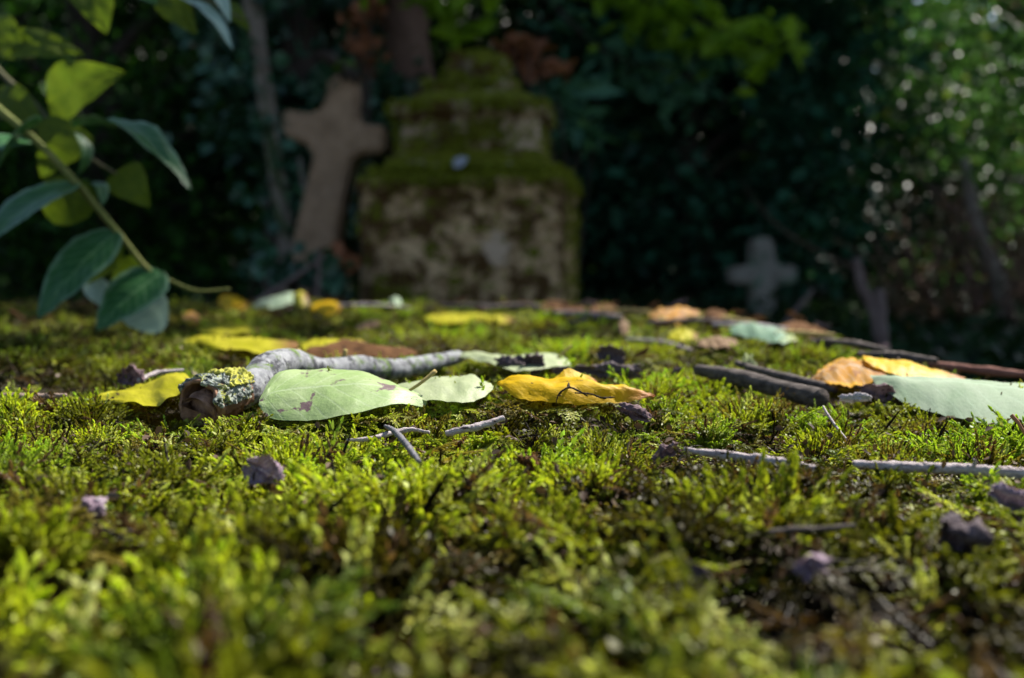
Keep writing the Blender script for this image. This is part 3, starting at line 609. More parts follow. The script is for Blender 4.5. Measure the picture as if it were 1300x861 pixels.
def scatter_moss():
    pts = []; rot = []; scl = []; idx = []; tint = []
    bands = [(.085, .25, .021, 2.9, 22, 1.7), (.25, .33, .0165, 2.1, 20, 1.4), (.33, .6, .0125, 1.45, 18, 1.15), (.6, 1.0, .016, 1.6, 17, 1.4), (1.0, FAR + .03, .021, 1.9, 17, 1.8)]
    for y0, y1, sp, s0, ns, amp in bands:
        xl = max(-1.40, -.56 * y1 - .05)
        for cyi in np.arange(y0, y1, sp):
            for cxi in np.arange(xl, .46, sp):
                cx = cxi + random.uniform(-.5, .5) * sp; cy = cyi + random.uniform(-.5, .5) * sp
                if abs(cx) > .56 * cy + .06: continue
                e = min(edge_x(cy) - cx, FAR + .03 * noise.noise(Vector((cx, cy, 0)) * 4) - cy)
                if e < -.015: continue
                p = Vector((cx, cy, 0)); n1 = noise.noise(p * 7 + Vector((5, 0, 0))); n2 = noise.noise(p * 20 + Vector((0, 8, 0)))
                patch = n1 * .9 + n2 * .6
                worn = patch < (-.22 if cy > .34 else -.38)
                if worn and random.random() < (.25 if cy > .34 else .15): continue
                rad = sp * random.uniform(.45, .8); hc = random.uniform(.55, 1.25) * (1 + .35 * max(-1, min(1, patch * 1.5)))
                kinds = random.choice([[0, 1, 2, 3, 4], [3, 4, 5, 6, 12], [7, 8, 9, 10, 11], [0, 2, 5, 7, 9], [1, 3, 6, 6, 13]] if not worn else [[12, 13, 14, 5], [12, 13, 14, 15], [1, 4, 12]])
                bc = .36 + 1.35 * patch + random.uniform(-.42, .42)
                bc += .25 * math.exp(-((cx - .08) / .18) ** 2 - ((cy - .55) / .3) ** 2) - .35 * smooth(-.12, -.5, cx) * smooth(.5, .8, cy)  # painted light: tint brighter in the sunlit middle, darker in the shaded far left
                bc = min(1, max(0, bc)); cc = Vector((.050, .045, .005)).lerp(Vector((.46, .55, .036)), bc)
                if n2 > .22 and cy > .33: cc = Vector((cc.x * .82, cc.y * 1.0, cc.z * 1.2))
                v = random.random()
                if v > .88: cc = Vector((.22, .19, .035)) * random.uniform(.7, 1.2)
                if v < .04: cc = Vector((.12, .18, .02))
                if worn and v > .4: cc = Vector((.10, .065, .028)) * random.uniform(.5, 1.4)
                for _ in range(int(ns * random.uniform(.6, 1.2) * (.6 if worn else 1))):
                    ph = random.uniform(0, 6.283); ro = math.sqrt(random.random()); x = cx + math.cos(ph) * rad * ro; y = cy + math.sin(ph) * rad * ro
                    s_ = s0 * random.uniform(.65, 1.15) * (hc ** .5); k = random.choice(kinds); c = cc * random.uniform(.75, 1.3); u = random.random()
                    if u > .91: c = Vector((.14, .085, .04)) * random.uniform(.6, 1.2)
                    elif u < .11: c = Vector((.52, .58, .15)) * random.uniform(.7, 1.15)
                    if random.random() < .05: k = random.choice([15, 16, 17, 13]); c = Vector((.022, .015, .010)); s_ *= 1.25
                    lean = ro * random.uniform(.6, 1.6) + random.gauss(0, .12)
                    mtx = Matrix.Rotation(ph + random.gauss(0, .4), 3, 'Z') @ Matrix.Rotation(lean, 3, 'Y') @ Matrix.Rotation(random.gauss(0, .5), 3, 'Z')
                    hz = s_ * hc * (1 - .25 * ro)
                    top = H(x, y) + .007 * (hc - .95) * amp - .0075 * ro * ro * amp
                    ct = cap(x, y, top); pr = 1.0
                    if ct < top - .0005: pr = .5
                    if (np.hypot(PR[:, 0] - x, PR[:, 1] - y) < PR[:, 2] * 1.25).any(): pr = .28; ct -= .0015
                    z = ct - .011 * hz * pr * math.cos(min(1.2, abs(lean)))
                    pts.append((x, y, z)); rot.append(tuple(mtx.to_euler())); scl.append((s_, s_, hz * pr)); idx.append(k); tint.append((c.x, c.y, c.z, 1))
    return pts, rot, scl, idx, tint
pts, rot, scl, idx, tint = scatter_moss()
print('moss shoots', len(pts))
me = bpy.data.meshes.new('moss'); me.vertices.add(len(pts)); me.vertices.foreach_set('co', np.array(pts, np.float32).ravel())
me.attributes.new('rot', 'FLOAT_VECTOR', 'POINT').data.foreach_set('vector', np.array(rot, np.float32).ravel())
me.attributes.new('scl', 'FLOAT_VECTOR', 'POINT').data.foreach_set('vector', np.array(scl, np.float32).ravel())
me.attributes.new('idx', 'INT', 'POINT').data.foreach_set('value', np.array(idx, np.int32))
me.attributes.new('tint', 'FLOAT_COLOR', 'POINT').data.foreach_set('color', np.array(tint, np.float32).ravel())
moss = bpy.data.objects.new('moss', me); col.objects.link(moss); me.materials.append(m_moss)
tag(moss, 'bed of bright green moss covering the slab', 'moss', kind='stuff')
ng = bpy.data.node_groups.new('moss', 'GeometryNodeTree')
ng.interface.new_socket('Geometry', in_out='INPUT', socket_type='NodeSocketGeometry'); ng.interface.new_socket('Geometry', in_out='OUTPUT', socket_type='NodeSocketGeometry')
gi = ng.nodes.new('NodeGroupInput'); go = ng.nodes.new('NodeGroupOutput'); ip = ng.nodes.new('GeometryNodeInstanceOnPoints')
ci = ng.nodes.new('GeometryNodeCollectionInfo'); ci.inputs['Collection'].default_value = pc; ci.inputs['Separate Children'].default_value = True; ci.inputs['Reset Children'].default_value = True
def named(n, t):
    a = ng.nodes.new('GeometryNodeInputNamedAttribute'); a.data_type = t; a.inputs['Name'].default_value = n; return a.outputs['Attribute']
L_ = ng.links.new
L_(gi.outputs[0], ip.inputs['Points']); L_(ci.outputs[0], ip.inputs['Instance']); ip.inputs['Pick Instance'].default_value = True
L_(named('idx', 'INT'), ip.inputs['Instance Index']); L_(named('rot', 'FLOAT_VECTOR'), ip.inputs['Rotation']); L_(named('scl', 'FLOAT_VECTOR'), ip.inputs['Scale'])
L_(ip.outputs[0], go.inputs[0])
md = moss.modifiers.new('moss', 'NODES'); md.node_group = ng
# small crumbs of dead leaf and soil between the shoots: nobody could count them
P = []
for _ in range(4200):
    y = .30 + 1.64 * random.random() ** 1.1; x = random.uniform(-.56 * y - .05, min(.56 * y + .05, .4))
    if edge_x(y) - x < -.02 or x < -1.4: continue
    P.append((x, y, H(x, y) + random.uniform(-.005, .0005)))
for _ in range(1500):
    x = random.uniform(-1.0, .25); y = 1.86 - abs(random.gauss(0, .16)); P.append((x, y, H(x, y) + random.uniform(-.002, .006)))
for y in np.random.default_rng(3).uniform(.5, 1.9, 1400):   # drifts of crumbs on the right rim
    x = edge_x(y) + random.gauss(-.02, .02); P.append((x, y, H(x, y) + .002))
m_crumb = foliage_mat('dead_leaf_crumbs', (.03, .018, .012), (.11, .07, .045), (.26, .20, .17), rough=.7, tr=.1)
tag(leafmass('leaf_litter', P, .0030, m_crumb, flat=.8, aspect=.6, svar=.8), 'crumbs of dead leaf caught between the moss shoots', 'leaf litter', kind='stuff')

# ------------------------------------------------------------------ stone pedestal
def stone_moss_mat(name, thr, seed, pale=(), s0=(.17, .135, .09), s1=(.36, .29, .21), patch=15):
    m, nt, b, out = mat(name)
    tc = nt.nodes.new('ShaderNodeTexCoord'); mp = nd(nt, 'ShaderNodeMapping'); mp.inputs['Location'].default_value = (seed, seed, seed); nt.links.new(tc.outputs['Object'], mp.inputs[0]); v = mp.outputs[0]
    c = mixc(nt, ramp(nt, noise_n(nt, 22, 6, .7, vec=v), .35, .65), s0, s1)
    c = mixc(nt, ramp(nt, noise_n(nt, 17, 7, .7, vec=v), .44, .54), c, (.085, .046, .016))
    ge = nt.nodes.new('ShaderNodeNewGeometry'); sp = nt.nodes.new('ShaderNodeSeparateXYZ'); nt.links.new(ge.outputs['Normal'], sp.inputs[0])
    ad = nt.nodes.new('ShaderNodeMath'); ad.operation = 'MULTIPLY_ADD'; ad.inputs[1].default_value = .45; nt.links.new(sp.outputs['Z'], ad.inputs[0]); nt.links.new(noise_n(nt, patch, 7, .7, vec=v), ad.inputs[2])
    mm = mixc(nt, noise_n(nt, 40, 4, .6, vec=v), (.04, .036, .006), (.19, .20, .014))
    c = mixc(nt, ramp(nt, ad.outputs[0], thr, thr + .07), c, mm)
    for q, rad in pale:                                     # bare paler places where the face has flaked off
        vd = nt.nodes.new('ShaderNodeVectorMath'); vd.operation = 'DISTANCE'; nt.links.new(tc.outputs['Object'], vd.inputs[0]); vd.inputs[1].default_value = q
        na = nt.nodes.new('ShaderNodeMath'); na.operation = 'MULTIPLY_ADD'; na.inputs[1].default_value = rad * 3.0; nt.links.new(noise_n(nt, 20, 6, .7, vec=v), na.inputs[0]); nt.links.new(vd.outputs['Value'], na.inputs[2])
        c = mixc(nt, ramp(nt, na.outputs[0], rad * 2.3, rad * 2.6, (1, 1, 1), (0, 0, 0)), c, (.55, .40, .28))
    nt.links.new(c, b.inputs['Base Color']); b.inputs['Roughness'].default_value = .95; b.inputs['Specular IOR Level'].default_value = .1
    bump(nt, b, noise_n(nt, 30, 8, .7, vec=v), .9, .01); return m
PY = 2.55; ps = PY / F                                        # metres per pixel at the pedestal
pcx = at(598, 300, PY).x
def pz(py): return at(598, py, PY).z
def block(name, rows, m_, parent, depth=.85, amp=.006, f=14, n=64, rot=R(-7), rnd=.12):
    """stone block: rows of (z, half width left, half width right) around a rounded square"""
    g = MB(); Z = []
    rr = [(Vector((z, l, r_))) for z, l, r_ in rows]
    for i in range(len(rr) - 1):
        k = max(2, int(abs(rr[i + 1].x - rr[i].x) / .008) + 2)
        for j in range(k): Z.append(rr[i].lerp(rr[i + 1], j / k))
    Z.append(rr[-1]); cy = PY + .22
    for z, l, r_ in Z:
        for k in range(n):
            a = 2 * math.pi * k / n + math.pi / 4; ca, sa = math.cos(a), math.sin(a); q = max(abs(ca), abs(sa))
            q = q * (1 - rnd) + rnd * 1.0
            x = ca / q; y = sa / q; x *= (l if x < 0 else r_); y *= (l + r_) / 2 * depth
            p = Vector((x * math.cos(rot) - y * math.sin(rot) + pcx, x * math.sin(rot) + y * math.cos(rot) + cy, z))
            d = Vector((x, y, 0)).normalized()
            p += d * amp * (noise.noise(p * f) + .7 * noise.noise(p * f * 2.6) + .5 * noise.noise(p * f * 6)) + Vector((0, 0, amp * .7 * noise.noise(p * f * 1.3)))
            g.V.append(p); g.U.append((k / n, z))
    m = len(Z)
    for i in range(m - 1):
        for k in range(n):
            a = i * n + k; b2 = i * n + (k + 1) % n; g.F.append((a, b2, b2 + n, a + n))
    g.F.append(tuple(range(n))[::-1]); g.F.append(tuple((m - 1) * n + k for k in range(n)))
    o = g.build(name, m_, parent); return o
ped = empty('stone_pedestal', (pcx, PY + .22, -.26), 'massive old stone pedestal overgrown with moss, its top broken off', 'gravestone')
W = lambda px: px * ps * 1.02
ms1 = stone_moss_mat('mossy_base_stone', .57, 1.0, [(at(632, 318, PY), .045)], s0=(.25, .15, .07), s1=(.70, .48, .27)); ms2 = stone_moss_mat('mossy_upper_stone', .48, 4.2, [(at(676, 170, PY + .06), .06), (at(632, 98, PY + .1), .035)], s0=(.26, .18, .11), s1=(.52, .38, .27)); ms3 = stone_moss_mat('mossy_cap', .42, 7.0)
block('base_block', [(-.27, W(134), W(134)), (pz(392), W(133), W(134)), (pz(250), W(132), W(133)), (pz(240), W(137), W(137)), (pz(228), W(138), W(138)), (pz(222), W(132), W(134))], ms1, ped, amp=.008)
block('stepped_shoulder', [(pz(226), W(125), W(127)), (pz(213), W(122), W(122)), (pz(211), W(107), W(111)), (pz(198), W(105), W(107)), (pz(196), W(94), W(100)), (pz(187), W(92), W(98))], ms3, ped, amp=.010)
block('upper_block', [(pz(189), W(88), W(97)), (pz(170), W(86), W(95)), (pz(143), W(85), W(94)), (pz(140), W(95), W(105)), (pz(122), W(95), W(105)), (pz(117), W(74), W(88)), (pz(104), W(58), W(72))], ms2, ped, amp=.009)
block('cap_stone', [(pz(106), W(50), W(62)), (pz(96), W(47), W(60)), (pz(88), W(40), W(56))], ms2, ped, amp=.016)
block('broken_stump', [(pz(89), W(34), W(50)), (pz(70), W(33), W(48)), (pz(52), W(24), W(40)), (pz(42), W(14), W(24))], ms3, ped, amp=.026, f=18)
# moss tufts along the ledges
P = []
def ledge(z0, hw0, z1, hw1, N, p_face=.35):
    r = rng
    for _ in range(N):
        t = r.uniform(); a = r.uniform(0, 2 * math.pi); ca, sa = math.cos(a), math.sin(a); q = max(abs(ca), abs(sa)) * .88 + .12
        hw = hw0 + (hw1 - hw0) * t; x = ca / q * hw * 1.02; y = sa / q * hw * .87; rot = R(-7)
        p = Vector((x * math.cos(rot) - y * math.sin(rot) + pcx, x * math.sin(rot) + y * math.cos(rot) + PY + .22, z0 + (z1 - z0) * t))
        if noise.noise(p * 8) + .2 < r.uniform(-.4, .4): continue
        P.append(tuple(p + Vector(r.normal(size=3) * .005)))
ledge(pz(238), W(138), pz(222), W(133), 3000); ledge(pz(214), W(128), pz(211), W(116), 2200); ledge(pz(139), W(101), pz(120), W(99), 1800); ledge(pz(185), W(95), pz(150), W(94), 1500); ledge(pz(100), W(58), pz(86), W(55), 900); ledge(pz(80), W(40), pz(42), W(16), 900)
ledge(pz(390), W(134), pz(240), W(134), 2200)
m_lmoss = foliage_mat('ledge_moss', (.06, .065, .006), (.24, .27, .018), rough=.8, tr=.3, spec=.2)
o = leafmass('moss', P, .013, m_lmoss, parent=ped, flat=1.5, aspect=.5); tag(o, kind='stuff')
tag(leaf('fallen_leaf', 'small pale bluish petal stuck on the mossy shoulder of the stone pedestal', 'petal', at(576, 212, PY - .03), at(594, 200, PY - .015), .030, leaf_mat('pale_petal', (.34, .36, .44), (.42, .44, .52)), up=(0, -1, .4), press=False))

# ------------------------------------------------------------------ crosses
def cross(name, label, pts, Y, depth, m_, lean=0, amp=.004, f=25, yaw=0):
    """outline in pixels at distance Y -> thick bevelled stone"""
    import bmesh
    bm = bmesh.new(); q = [at(x, y, Y) for x, y in pts]
    vs = [bm.verts.new(p) for p in q]; fce = bm.faces.new(vs)
    if fce.normal.y > 0: fce.normal_flip()
    r = bmesh.ops.extrude_face_region(bm, geom=[fce]); nv = [v for v in r['geom'] if isinstance(v, bmesh.types.BMVert)]
    for v in nv: v.co.y += depth
    bmesh.ops.recalc_face_normals(bm, faces=bm.faces)
    bmesh.ops.bevel(bm, geom=[e for e in bm.edges if e.calc_face_angle(0) > .9], offset=depth * .09, segments=2, affect='EDGES')
    bmesh.ops.triangulate(bm, faces=[f_ for f_ in bm.faces if len(f_.verts) > 4])
    bmesh.ops.subdivide_edges(bm, edges=[e for e in bm.edges if e.calc_length() > .03], cuts=3, use_grid_fill=True)
    bm.normal_update()
    for v in bm.verts: v.co += v.normal * amp * (noise.noise(v.co * f) + .5 * noise.noise(v.co * f * 2.7))
    me = bpy.data.meshes.new(name); bm.to_mesh(me); bm.free()
    o = link(name, me, m_, smooth=False); return tag(o, label, 'cross')
m_sand = bark_mat('sandstone', (.26, .165, .10), (.40, .26, .165), scale=18, bmp=.5, dist=.006, lichen=(.10, .09, .06), lich_lo=.6)
cross('grave_cross', 'leaning brown sandstone cross beside the mossy pedestal', [(417, 97), (434, 94), (452, 100), (452, 128), (453, 150), (462, 157), (490, 160), (488, 193), (462, 194), (447, 201), (441, 222), (436, 252), (430, 290), (424, 345), (417, 440), (352, 440), (366, 345), (375, 290), (384, 252), (394, 215), (397, 196), (388, 182), (358, 170), (359, 138), (392, 143), (407, 138), (413, 122)], 2.75, .11, m_sand, amp=.003)
m_grey = bark_mat('grey_stone', (.20, .175, .14), (.34, .30, .25), scale=10, bmp=.5, dist=.01, green=(.10, .18, .11))
cross('grave_cross', 'small grey green cross far off at the right below the dark trees', [(957, 303), (970, 300), (984, 304), (984, 318), (986, 336), (1013, 338), (1013, 360), (986, 361), (985, 372), (986, 400), (988, 440), (954, 440), (957, 400), (957, 372), (956, 361), (929, 360), (929, 339), (956, 337), (957, 320)], 5.8, .16, m_grey, amp=.003, f=12)
# ------------------------------------------------------------------ leafy branch hanging in from the left
m_teal = leaf_mat('dark_teal_leaf', (.018, .090, .022), (.034, .125, .030), vein=(.16, .28, .12), vein_amt=.65, edge=(.12, .22, .12), tr=.10, rough=.42, seed=50, spec=.35)  # dark tone put in for leaves in shade; pale rim paints sheen
m_olive = leaf_mat('olive_leaf', (.09, .15, .006), (.13, .19, .009), vein=(.17, .22, .02), vein_amt=.35, tr=.6, rough=.5, seed=52)  # yellow-green tone put in for the backlit leaves
m_under = leaf_mat('pale_underside', (.32, .46, .37), (.38, .52, .43), vein=(.4, .5, .4), vein_amt=.3, tr=.2, rough=.6, seed=54)
m_stem = bark_mat('green_stem', (.13, .16, .04), (.22, .22, .07), scale=150, bmp=.2, dist=.0004)
m_stem2 = bark_mat('brown_green_stem', (.09, .10, .05), (.14, .12, .07), scale=150, bmp=.2, dist=.0004)
HY = .92
hb = empty('leafy_branch', at(-40, 108, HY), 'leafy branch with dark teal leaves hanging into the frame from the left', 'branch')
g = MB(); g.tube([at(-60, 85, HY), at(0, 140, HY), at(50, 183, HY), at(100, 236, HY), at(150, 296, HY), at(188, 342, HY), at(215, 356, HY), at(250, 369, HY), at(292, 367, HY + .01)], [.0042, .0036, .0034, .0032, .0028, .0022, .0016, .0013, .0009], 10, 70, wob=.08, wobf=80); g.build('stem', m_stem, hb)
g = MB(); g.tube([at(-50, 30, 1.0), at(0, 92, 1.0), at(40, 128, .99), at(70, 162, .98), at(105, 195, .97), at(150, 222, .98)], [.0032, .0030, .0028, .0024, .002, .0014], 10, 40, wob=.08, wobf=80); g.build('side_stem', m_stem2, hb)
px1 = HY / F
def hleaf(b, t, Yb, Yt, wpx, m_, up, **kw):
    leaf('leaf', None, None, at(*b, Yb), at(*t, Yt), wpx * px1, m_, up=up, parent=hb, press=False, n=24, m=11, **kw)
for a in [
    ((100, 232), (-25, 318), HY, .86, 92, m_teal, (-.3, -.6, .8), dict(seed=1, fold=.12, droop=.08)),
    ((150, 292), (48, 405), HY, .87, 82, m_teal, (-.2, -.75, .5), dict(seed=2, fold=.10, droop=.05)),
    ((208, 345), (122, 420), HY, .88, 78, m_teal, (-.2, -.8, .4), dict(seed=3, fold=.10, droop=.06)),
    ((168, 372), (205, 421), .95, .93, 62, m_under, (.2, -.9, .3), dict(seed=4, kind='round', fold=.05)),
    ((112, 355), (150, 398), .97, .95, 34, m_under, (.2, -.9, .3), dict(seed=5, fold=.05)),
    ((92, 160), (243, 243), .95, .88, 62, m_teal, (.1, -.15, 1), dict(seed=6, fold=.35, droop=.14)),
    ((55, 150), (-6, 220), .93, .90, 48, m_teal, (-.8, -.3, .55), dict(seed=7, fold=.3, droop=.05)),
    ((38, 178), (-30, 200), .94, .9, 60, m_teal, (-.2, -.8, .7), dict(seed=8, fold=.1)),
    ((-8, 62), (106, 70), 1.02, 1.0, 64, m_olive, (.1, -.8, .5), dict(seed=9, fold=.05, crinkle=.03)),
    ((60, 130), (160, 92), 1.0, .99, 92, m_olive, (.1, -.9, .3), dict(seed=10, fold=.06, kind='heart', crinkle=.03)),
    ((98, 158), (52, 226), .97, .96, 78, m_olive, (.1, -.9, .3), dict(seed=11, kind='heart', fold=.05)),
    ((95, 168), (98, 224), .955, .95, 24, m_teal, (.9, -.3, .3), dict(seed=12, fold=.4, droop=.25)),
    ((102, 228), (70, 285), .96, .95, 76, m_olive, (.1, -.9, .2), dict(seed=13, kind='round', fold=.05)),
    ((105, 232), (130, 262), .95, .94, 34, m_teal, (.9, -.3, .3), dict(seed=14, fold=.4, droop=.25)),
    ((150, 215), (190, 264), .98, .98, 58, m_olive, (.1, -.9, .2), dict(seed=15, kind='heart', fold=.05)),
    ((150, 300), (100, 362), .96, .96, 62, m_olive, (.1, -.9, .3), dict(seed=16, fold=.05)),
    ((185, 335), (140, 365), .95, .95, 46, m_olive, (.1, -.9, .3), dict(seed=17, fold=.05)),
    ((0, 110), (60, 172), 1.0, .97, 44, m_olive, (.3, -.9, .1), dict(seed=18, fold=.1)),
    ((-20, 30), (30, 62), 1.03, 1.0, 60, m_olive, (.1, -.9, .3), dict(seed=19, fold=.05))]:
    hleaf(*a[:7], **a[7])
hb = empty('leafy_branch', at(200, -60, 1.0), 'tips of a leafy shoot dangling from the top edge of the frame at the left', 'branch')
g = MB(); g.tube([at(100, -60, 1.0), at(180, -30, 1.0), at(250, -5, 1.0), at(310, 25, 1.0)], [.003, .0026, .002, .001], 8, 24); g.build('stem', m_stem2, hb)
for a in [((112, -22), (136, 44), 1.0, .98, 66, m_olive, (.2, -.9, .2), dict(seed=21, kind='heart', fold=.08)),
          ((228, -2), (296, 64), 1.0, .95, 30, m_under, (.3, -.3, .9), dict(seed=22, fold=.25, droop=.1)),
          ((205, -10), (250, 44), 1.02, 1.0, 48, m_olive, (.1, -.9, .2), dict(seed=23, fold=.08)),
          ((262, -20), (292, 30), 1.0, .97, 26, m_under, (.3, -.5, .9), dict(seed=24, fold=.25, droop=.1)),
          ((285, 5), (318, 40), 1.04, 1.02, 26, m_olive, (.1, -.9, .2), dict(seed=25, fold=.08)),
          ((150, -50), (200, 6), 1.0, 1.0, 50, m_teal, (.1, -.9, .2), dict(seed=26, fold=.08))]:
    hleaf(*a[:7], **a[7])

# ------------------------------------------------------------------ trees and shrubs
fol_yew = foliage_mat('yew_foliage', (.006, .022, .004), (.03, .10, .012), rough=.5, tr=.2)
fol_dark = foliage_mat('dark_foliage', (.005, .014, .006), (.018, .045, .014), rough=.45, tr=.2)
fol_teal = foliage_mat('teal_foliage', (.006, .028, .016), (.028, .10, .055), rough=.4, tr=.15)
fol_ivy = foliage_mat('ivy_leaves', (.010, .035, .018), (.05, .13, .07), rough=.35, tr=.12, spec=.4)
fol_light = foliage_mat('light_foliage', (.020, .075, .030), (.070, .165, .048), (.24, .26, .04), rough=.45, tr=.3, spec=.15)
fol_bright = foliage_mat('bright_foliage', (.04, .12, .012), (.11, .20, .015), rough=.4, tr=.5)
fol_dead = foliage_mat('dead_foliage', (.12, .045, .02), (.30, .12, .06), rough=.7, tr=.2)
bk_dark = bark_mat('dark_bark', (.035, .026, .02), (.075, .055, .045), scale=12, bmp=1, dist=.02, stretch=(1, 1, .3), green=(.03, .045, .015))
bk_brown = bark_mat('brown_bark', (.12, .065, .045), (.22, .13, .09), scale=14, bmp=1, dist=.02, stretch=(1, 1, .25))
bk_grey = bark_mat('grey_brown_bark', (.15, .12, .095), (.27, .22, .175), scale=20, bmp=1, dist=.01, stretch=(1, 1, .3), green=(.05, .08, .025))
def trunk(P, rad, name, m_, parent, limbs=(), seg=14):
    g = MB(); g.tube(P, rad, seg, len(P) * 8, wob=.25, wobf=6)
    for Q, r_ in limbs: g.tube(Q, r_, 7, 14, wob=.2, wobf=8)
    return g.build(name, m_, parent)
def tree(name, label, cat, base, crown, M, K, size, cr, fol, bark, tr=.08, group=None, keep=None, shell=.5, seed=0, nl=16, flat=.6, zmin=None):
    r = np.random.default_rng(seed + 100); cx, cy, cz, rx, ry, rz = crown
    o = empty(name, base, label, cat, group)
    C, P = clumps(*crown, M, K, cr, r, shell, keep)
    top = Vector((cx, cy, cz + rz * .4)); b = Vector(base); mid = b.lerp(top, .45) + Vector((.08 * rx * r.normal(), .05, 0))
    ax = catmull([b, mid, top], 24); limbs = []
    for i in r.choice(M, min(nl, M), replace=False):
        q = Vector(C[i]); s = ax[int(np.clip((q.z - b.z) / (top.z - b.z + 1e-6) * 18, 3, 20))]
        limbs.append(([s, s.lerp(q, .5) + Vector((0, 0, .08 * (q - s).length)), q], [tr * .4, tr * .25, tr * .08]))
    trunk([b, mid, top], [tr * 1.3, tr, tr * .4], 'trunk', bark, o, limbs)
    leafmass('crown', P, size, fol, o, flat=flat, r=r); return o
# brown trunked tree; its crown is added out of view to shade the stones
def keep_over(P):  # thins the crown by where leaf shadows land, keeping the slab sunlit
    k = (P[:, 2] + .05) / SUN.z; sx = P[:, 0] - SUN.x * k; sy = P[:, 1] - SUN.y * k
    on = (sy < 2.1) & (sy > -.4) & (sx > -1.0) & (sx < .7)
    nz = np.array([noise.noise(Vector((x * 3.0, y * 3.0, 4))) for x, y in zip(sx, sy)])
    pr = np.where((sx < -.25) & (sy > .55), np.where(nz > .02, .5, .04), np.where(nz > .28, .35, .01))
    pr = np.where(sy > 1.75, np.maximum(pr, .25), pr)
    vis = (P[:, 2] > P[:, 1] * .29 + .3)
    return vis & (~on | (np.random.default_rng(5).uniform(size=len(P)) < pr))
ot = empty('tree', (-.50, 4.5, -.26), 'brown trunked tree rising behind the mossy pedestal', 'tree')
r1 = np.random.default_rng(21); C, P = clumps(2.5, 6.3, 4.3, 3.4, 2.6, 1.2, 110, 330, .55, r1, .25, keep_over)
leafmass('crown', P, .12, fol_bright, ot, r=r1, aspect=.7)
limbs = [([Vector((-.45, 4.5, 2.6)), Vector((.5, 5, 3.4)), Vector(C[i])], [.09, .05, .015]) for i in range(0, 60, 4) if C[i][2] > 3.3]
trunk([Vector((-.36, 4.5, -.3)), Vector((-.42, 4.5, .5)), Vector((-.47, 4.5, 1.2)), Vector((-.42, 4.55, 2.6)), Vector((-.2, 4.8, 4.4))], [.15, .12, .11, .12, .06], 'trunk', bk_brown, ot, limbs)
# thin leaning trunk at the left of the cross
lt = empty('young_tree', at(366, 345, 3.4), 'thin pale leaning trunk with ivy at the left of the leaning cross', 'tree')
trunk([at(372, 400, 3.4), at(362, 290, 3.4), at(348, 200, 3.4), at(334, 100, 3.4), at(320, 0, 3.4), at(300, -120, 3.4)], [.034, .028, .026, .026, .030, .03], 'trunk', bk_grey, lt,
      [([at(372, 360, 3.4), at(392, 300, 3.42), at(380, 200, 3.45)], [.016, .012, .006])])
P = []
for _ in range(130):
    t = random.random(); c = at(372 - 62 * t, 380 - 420 * t, 3.38); P.append(c + Vector((random.gauss(0, .04), random.gauss(0, .03), random.gauss(0, .05))))
leafmass('ivy', P, .045, fol_ivy, lt, aspect=.9)
# ivy hung trunk behind the cross
iv = empty('ivy_covered_trunk', (-.95, 4.3, -.26), 'trunk wrapped in dark ivy behind the leaning cross', 'tree')
trunk([Vector((-.95, 4.3, -.3)), Vector((-.9, 4.3, 1)), Vector((-.8, 4.3, 2.6))], [.14, .12, .1], 'trunk', bk_dark, iv)
C, P = clumps(-.85, 4.2, 1.15, .48, .3, 1.1, 60, 60, .14, np.random.default_rng(31), .3); leafmass('ivy', P, .06, fol_ivy, iv, aspect=.9, flat=1.2)
# small growth round the stones
def shrub(label, C0, rr, M, K, size, cr, fol, seed, name='shrub', cat='shrub', group=None, stems=6, base_z=-.26, aspect=.55):
    cx, cy, cz = C0; o = empty(name, (cx, cy, base_z), label, cat, group); r = np.random.default_rng(seed)
    C, P = clumps(cx, cy, cz, *rr, M, K, cr, r, .2); leafmass('leaves', P, size, fol, o, r=r, aspect=aspect, flat=1.0)
    g = MB()
    for i in range(min(stems, M)):
        q = Vector(C[i]); g.tube([Vector((cx + r.normal() * .04, cy + r.normal() * .04, base_z)), Vector((cx, cy, base_z)).lerp(q, .5) + Vector((r.normal() * .04, 0, .05)), q], [.008, .006, .003], 6, 10)
    g.build('stems', bk_dark, o); return o
p = at(372, 335, 2.5); shrub('low ivy plant with teal leaves at the foot of the leaning cross', (p.x, p.y, p.z - .02), (.12, .1, .09), 9, 9, .045, .05, fol_ivy, 41, 'ivy_plant', 'plant', aspect=.9)
p = at(418, 345, 2.45); shrub('small teal leaved plant between the cross and the pedestal', (p.x, p.y, p.z - .02), (.05, .06, .08), 6, 6, .045, .03, fol_ivy, 42, 'ivy_plant', 'plant', aspect=.9)
p = at(428, 322, 2.5); shrub('clump of rust brown dead leaves between the cross and the pedestal', (p.x, p.y, p.z), (.05, .05, .03), 4, 7, .05, .025, fol_dead, 43, 'dead_fern', 'plant')
p = at(433, 88, 2.7); shrub('light green sprig growing on top of the leaning cross', (p.x, p.y, p.z), (.015, .02, .03), 4, 5, .028, .012, fol_bright, 44, 'sprig', 'plant', stems=3, base_z=at(434, 100, 2.7).z)
p = at(725, 130, 3.2); shrub('long leaved green shrub just right of the pedestal top', (p.x, p.y, p.z), (.12, .15, .16), 10, 6, .12, .07, fol_teal2 := foliage_mat('fern_green', (.03, .10, .06), (.07, .17, .10), rough=.35, tr=.3), 45, aspect=.3)
p = at(672, 70, 3.1); shrub('reddish brown dead leaves hanging right of the broken pedestal top', (p.x, p.y, p.z), (.09, .08, .10), 8, 12, .055, .05, fol_dead, 46, 'dead_fern', 'plant')
p = at(470, 55, 3.6); shrub('rusty dead leaves hanging over the arm of the leaning cross', (p.x, p.y, p.z), (.08, .08, .16), 7, 9, .055, .05, fol_dead, 47, 'dead_fern', 'plant')
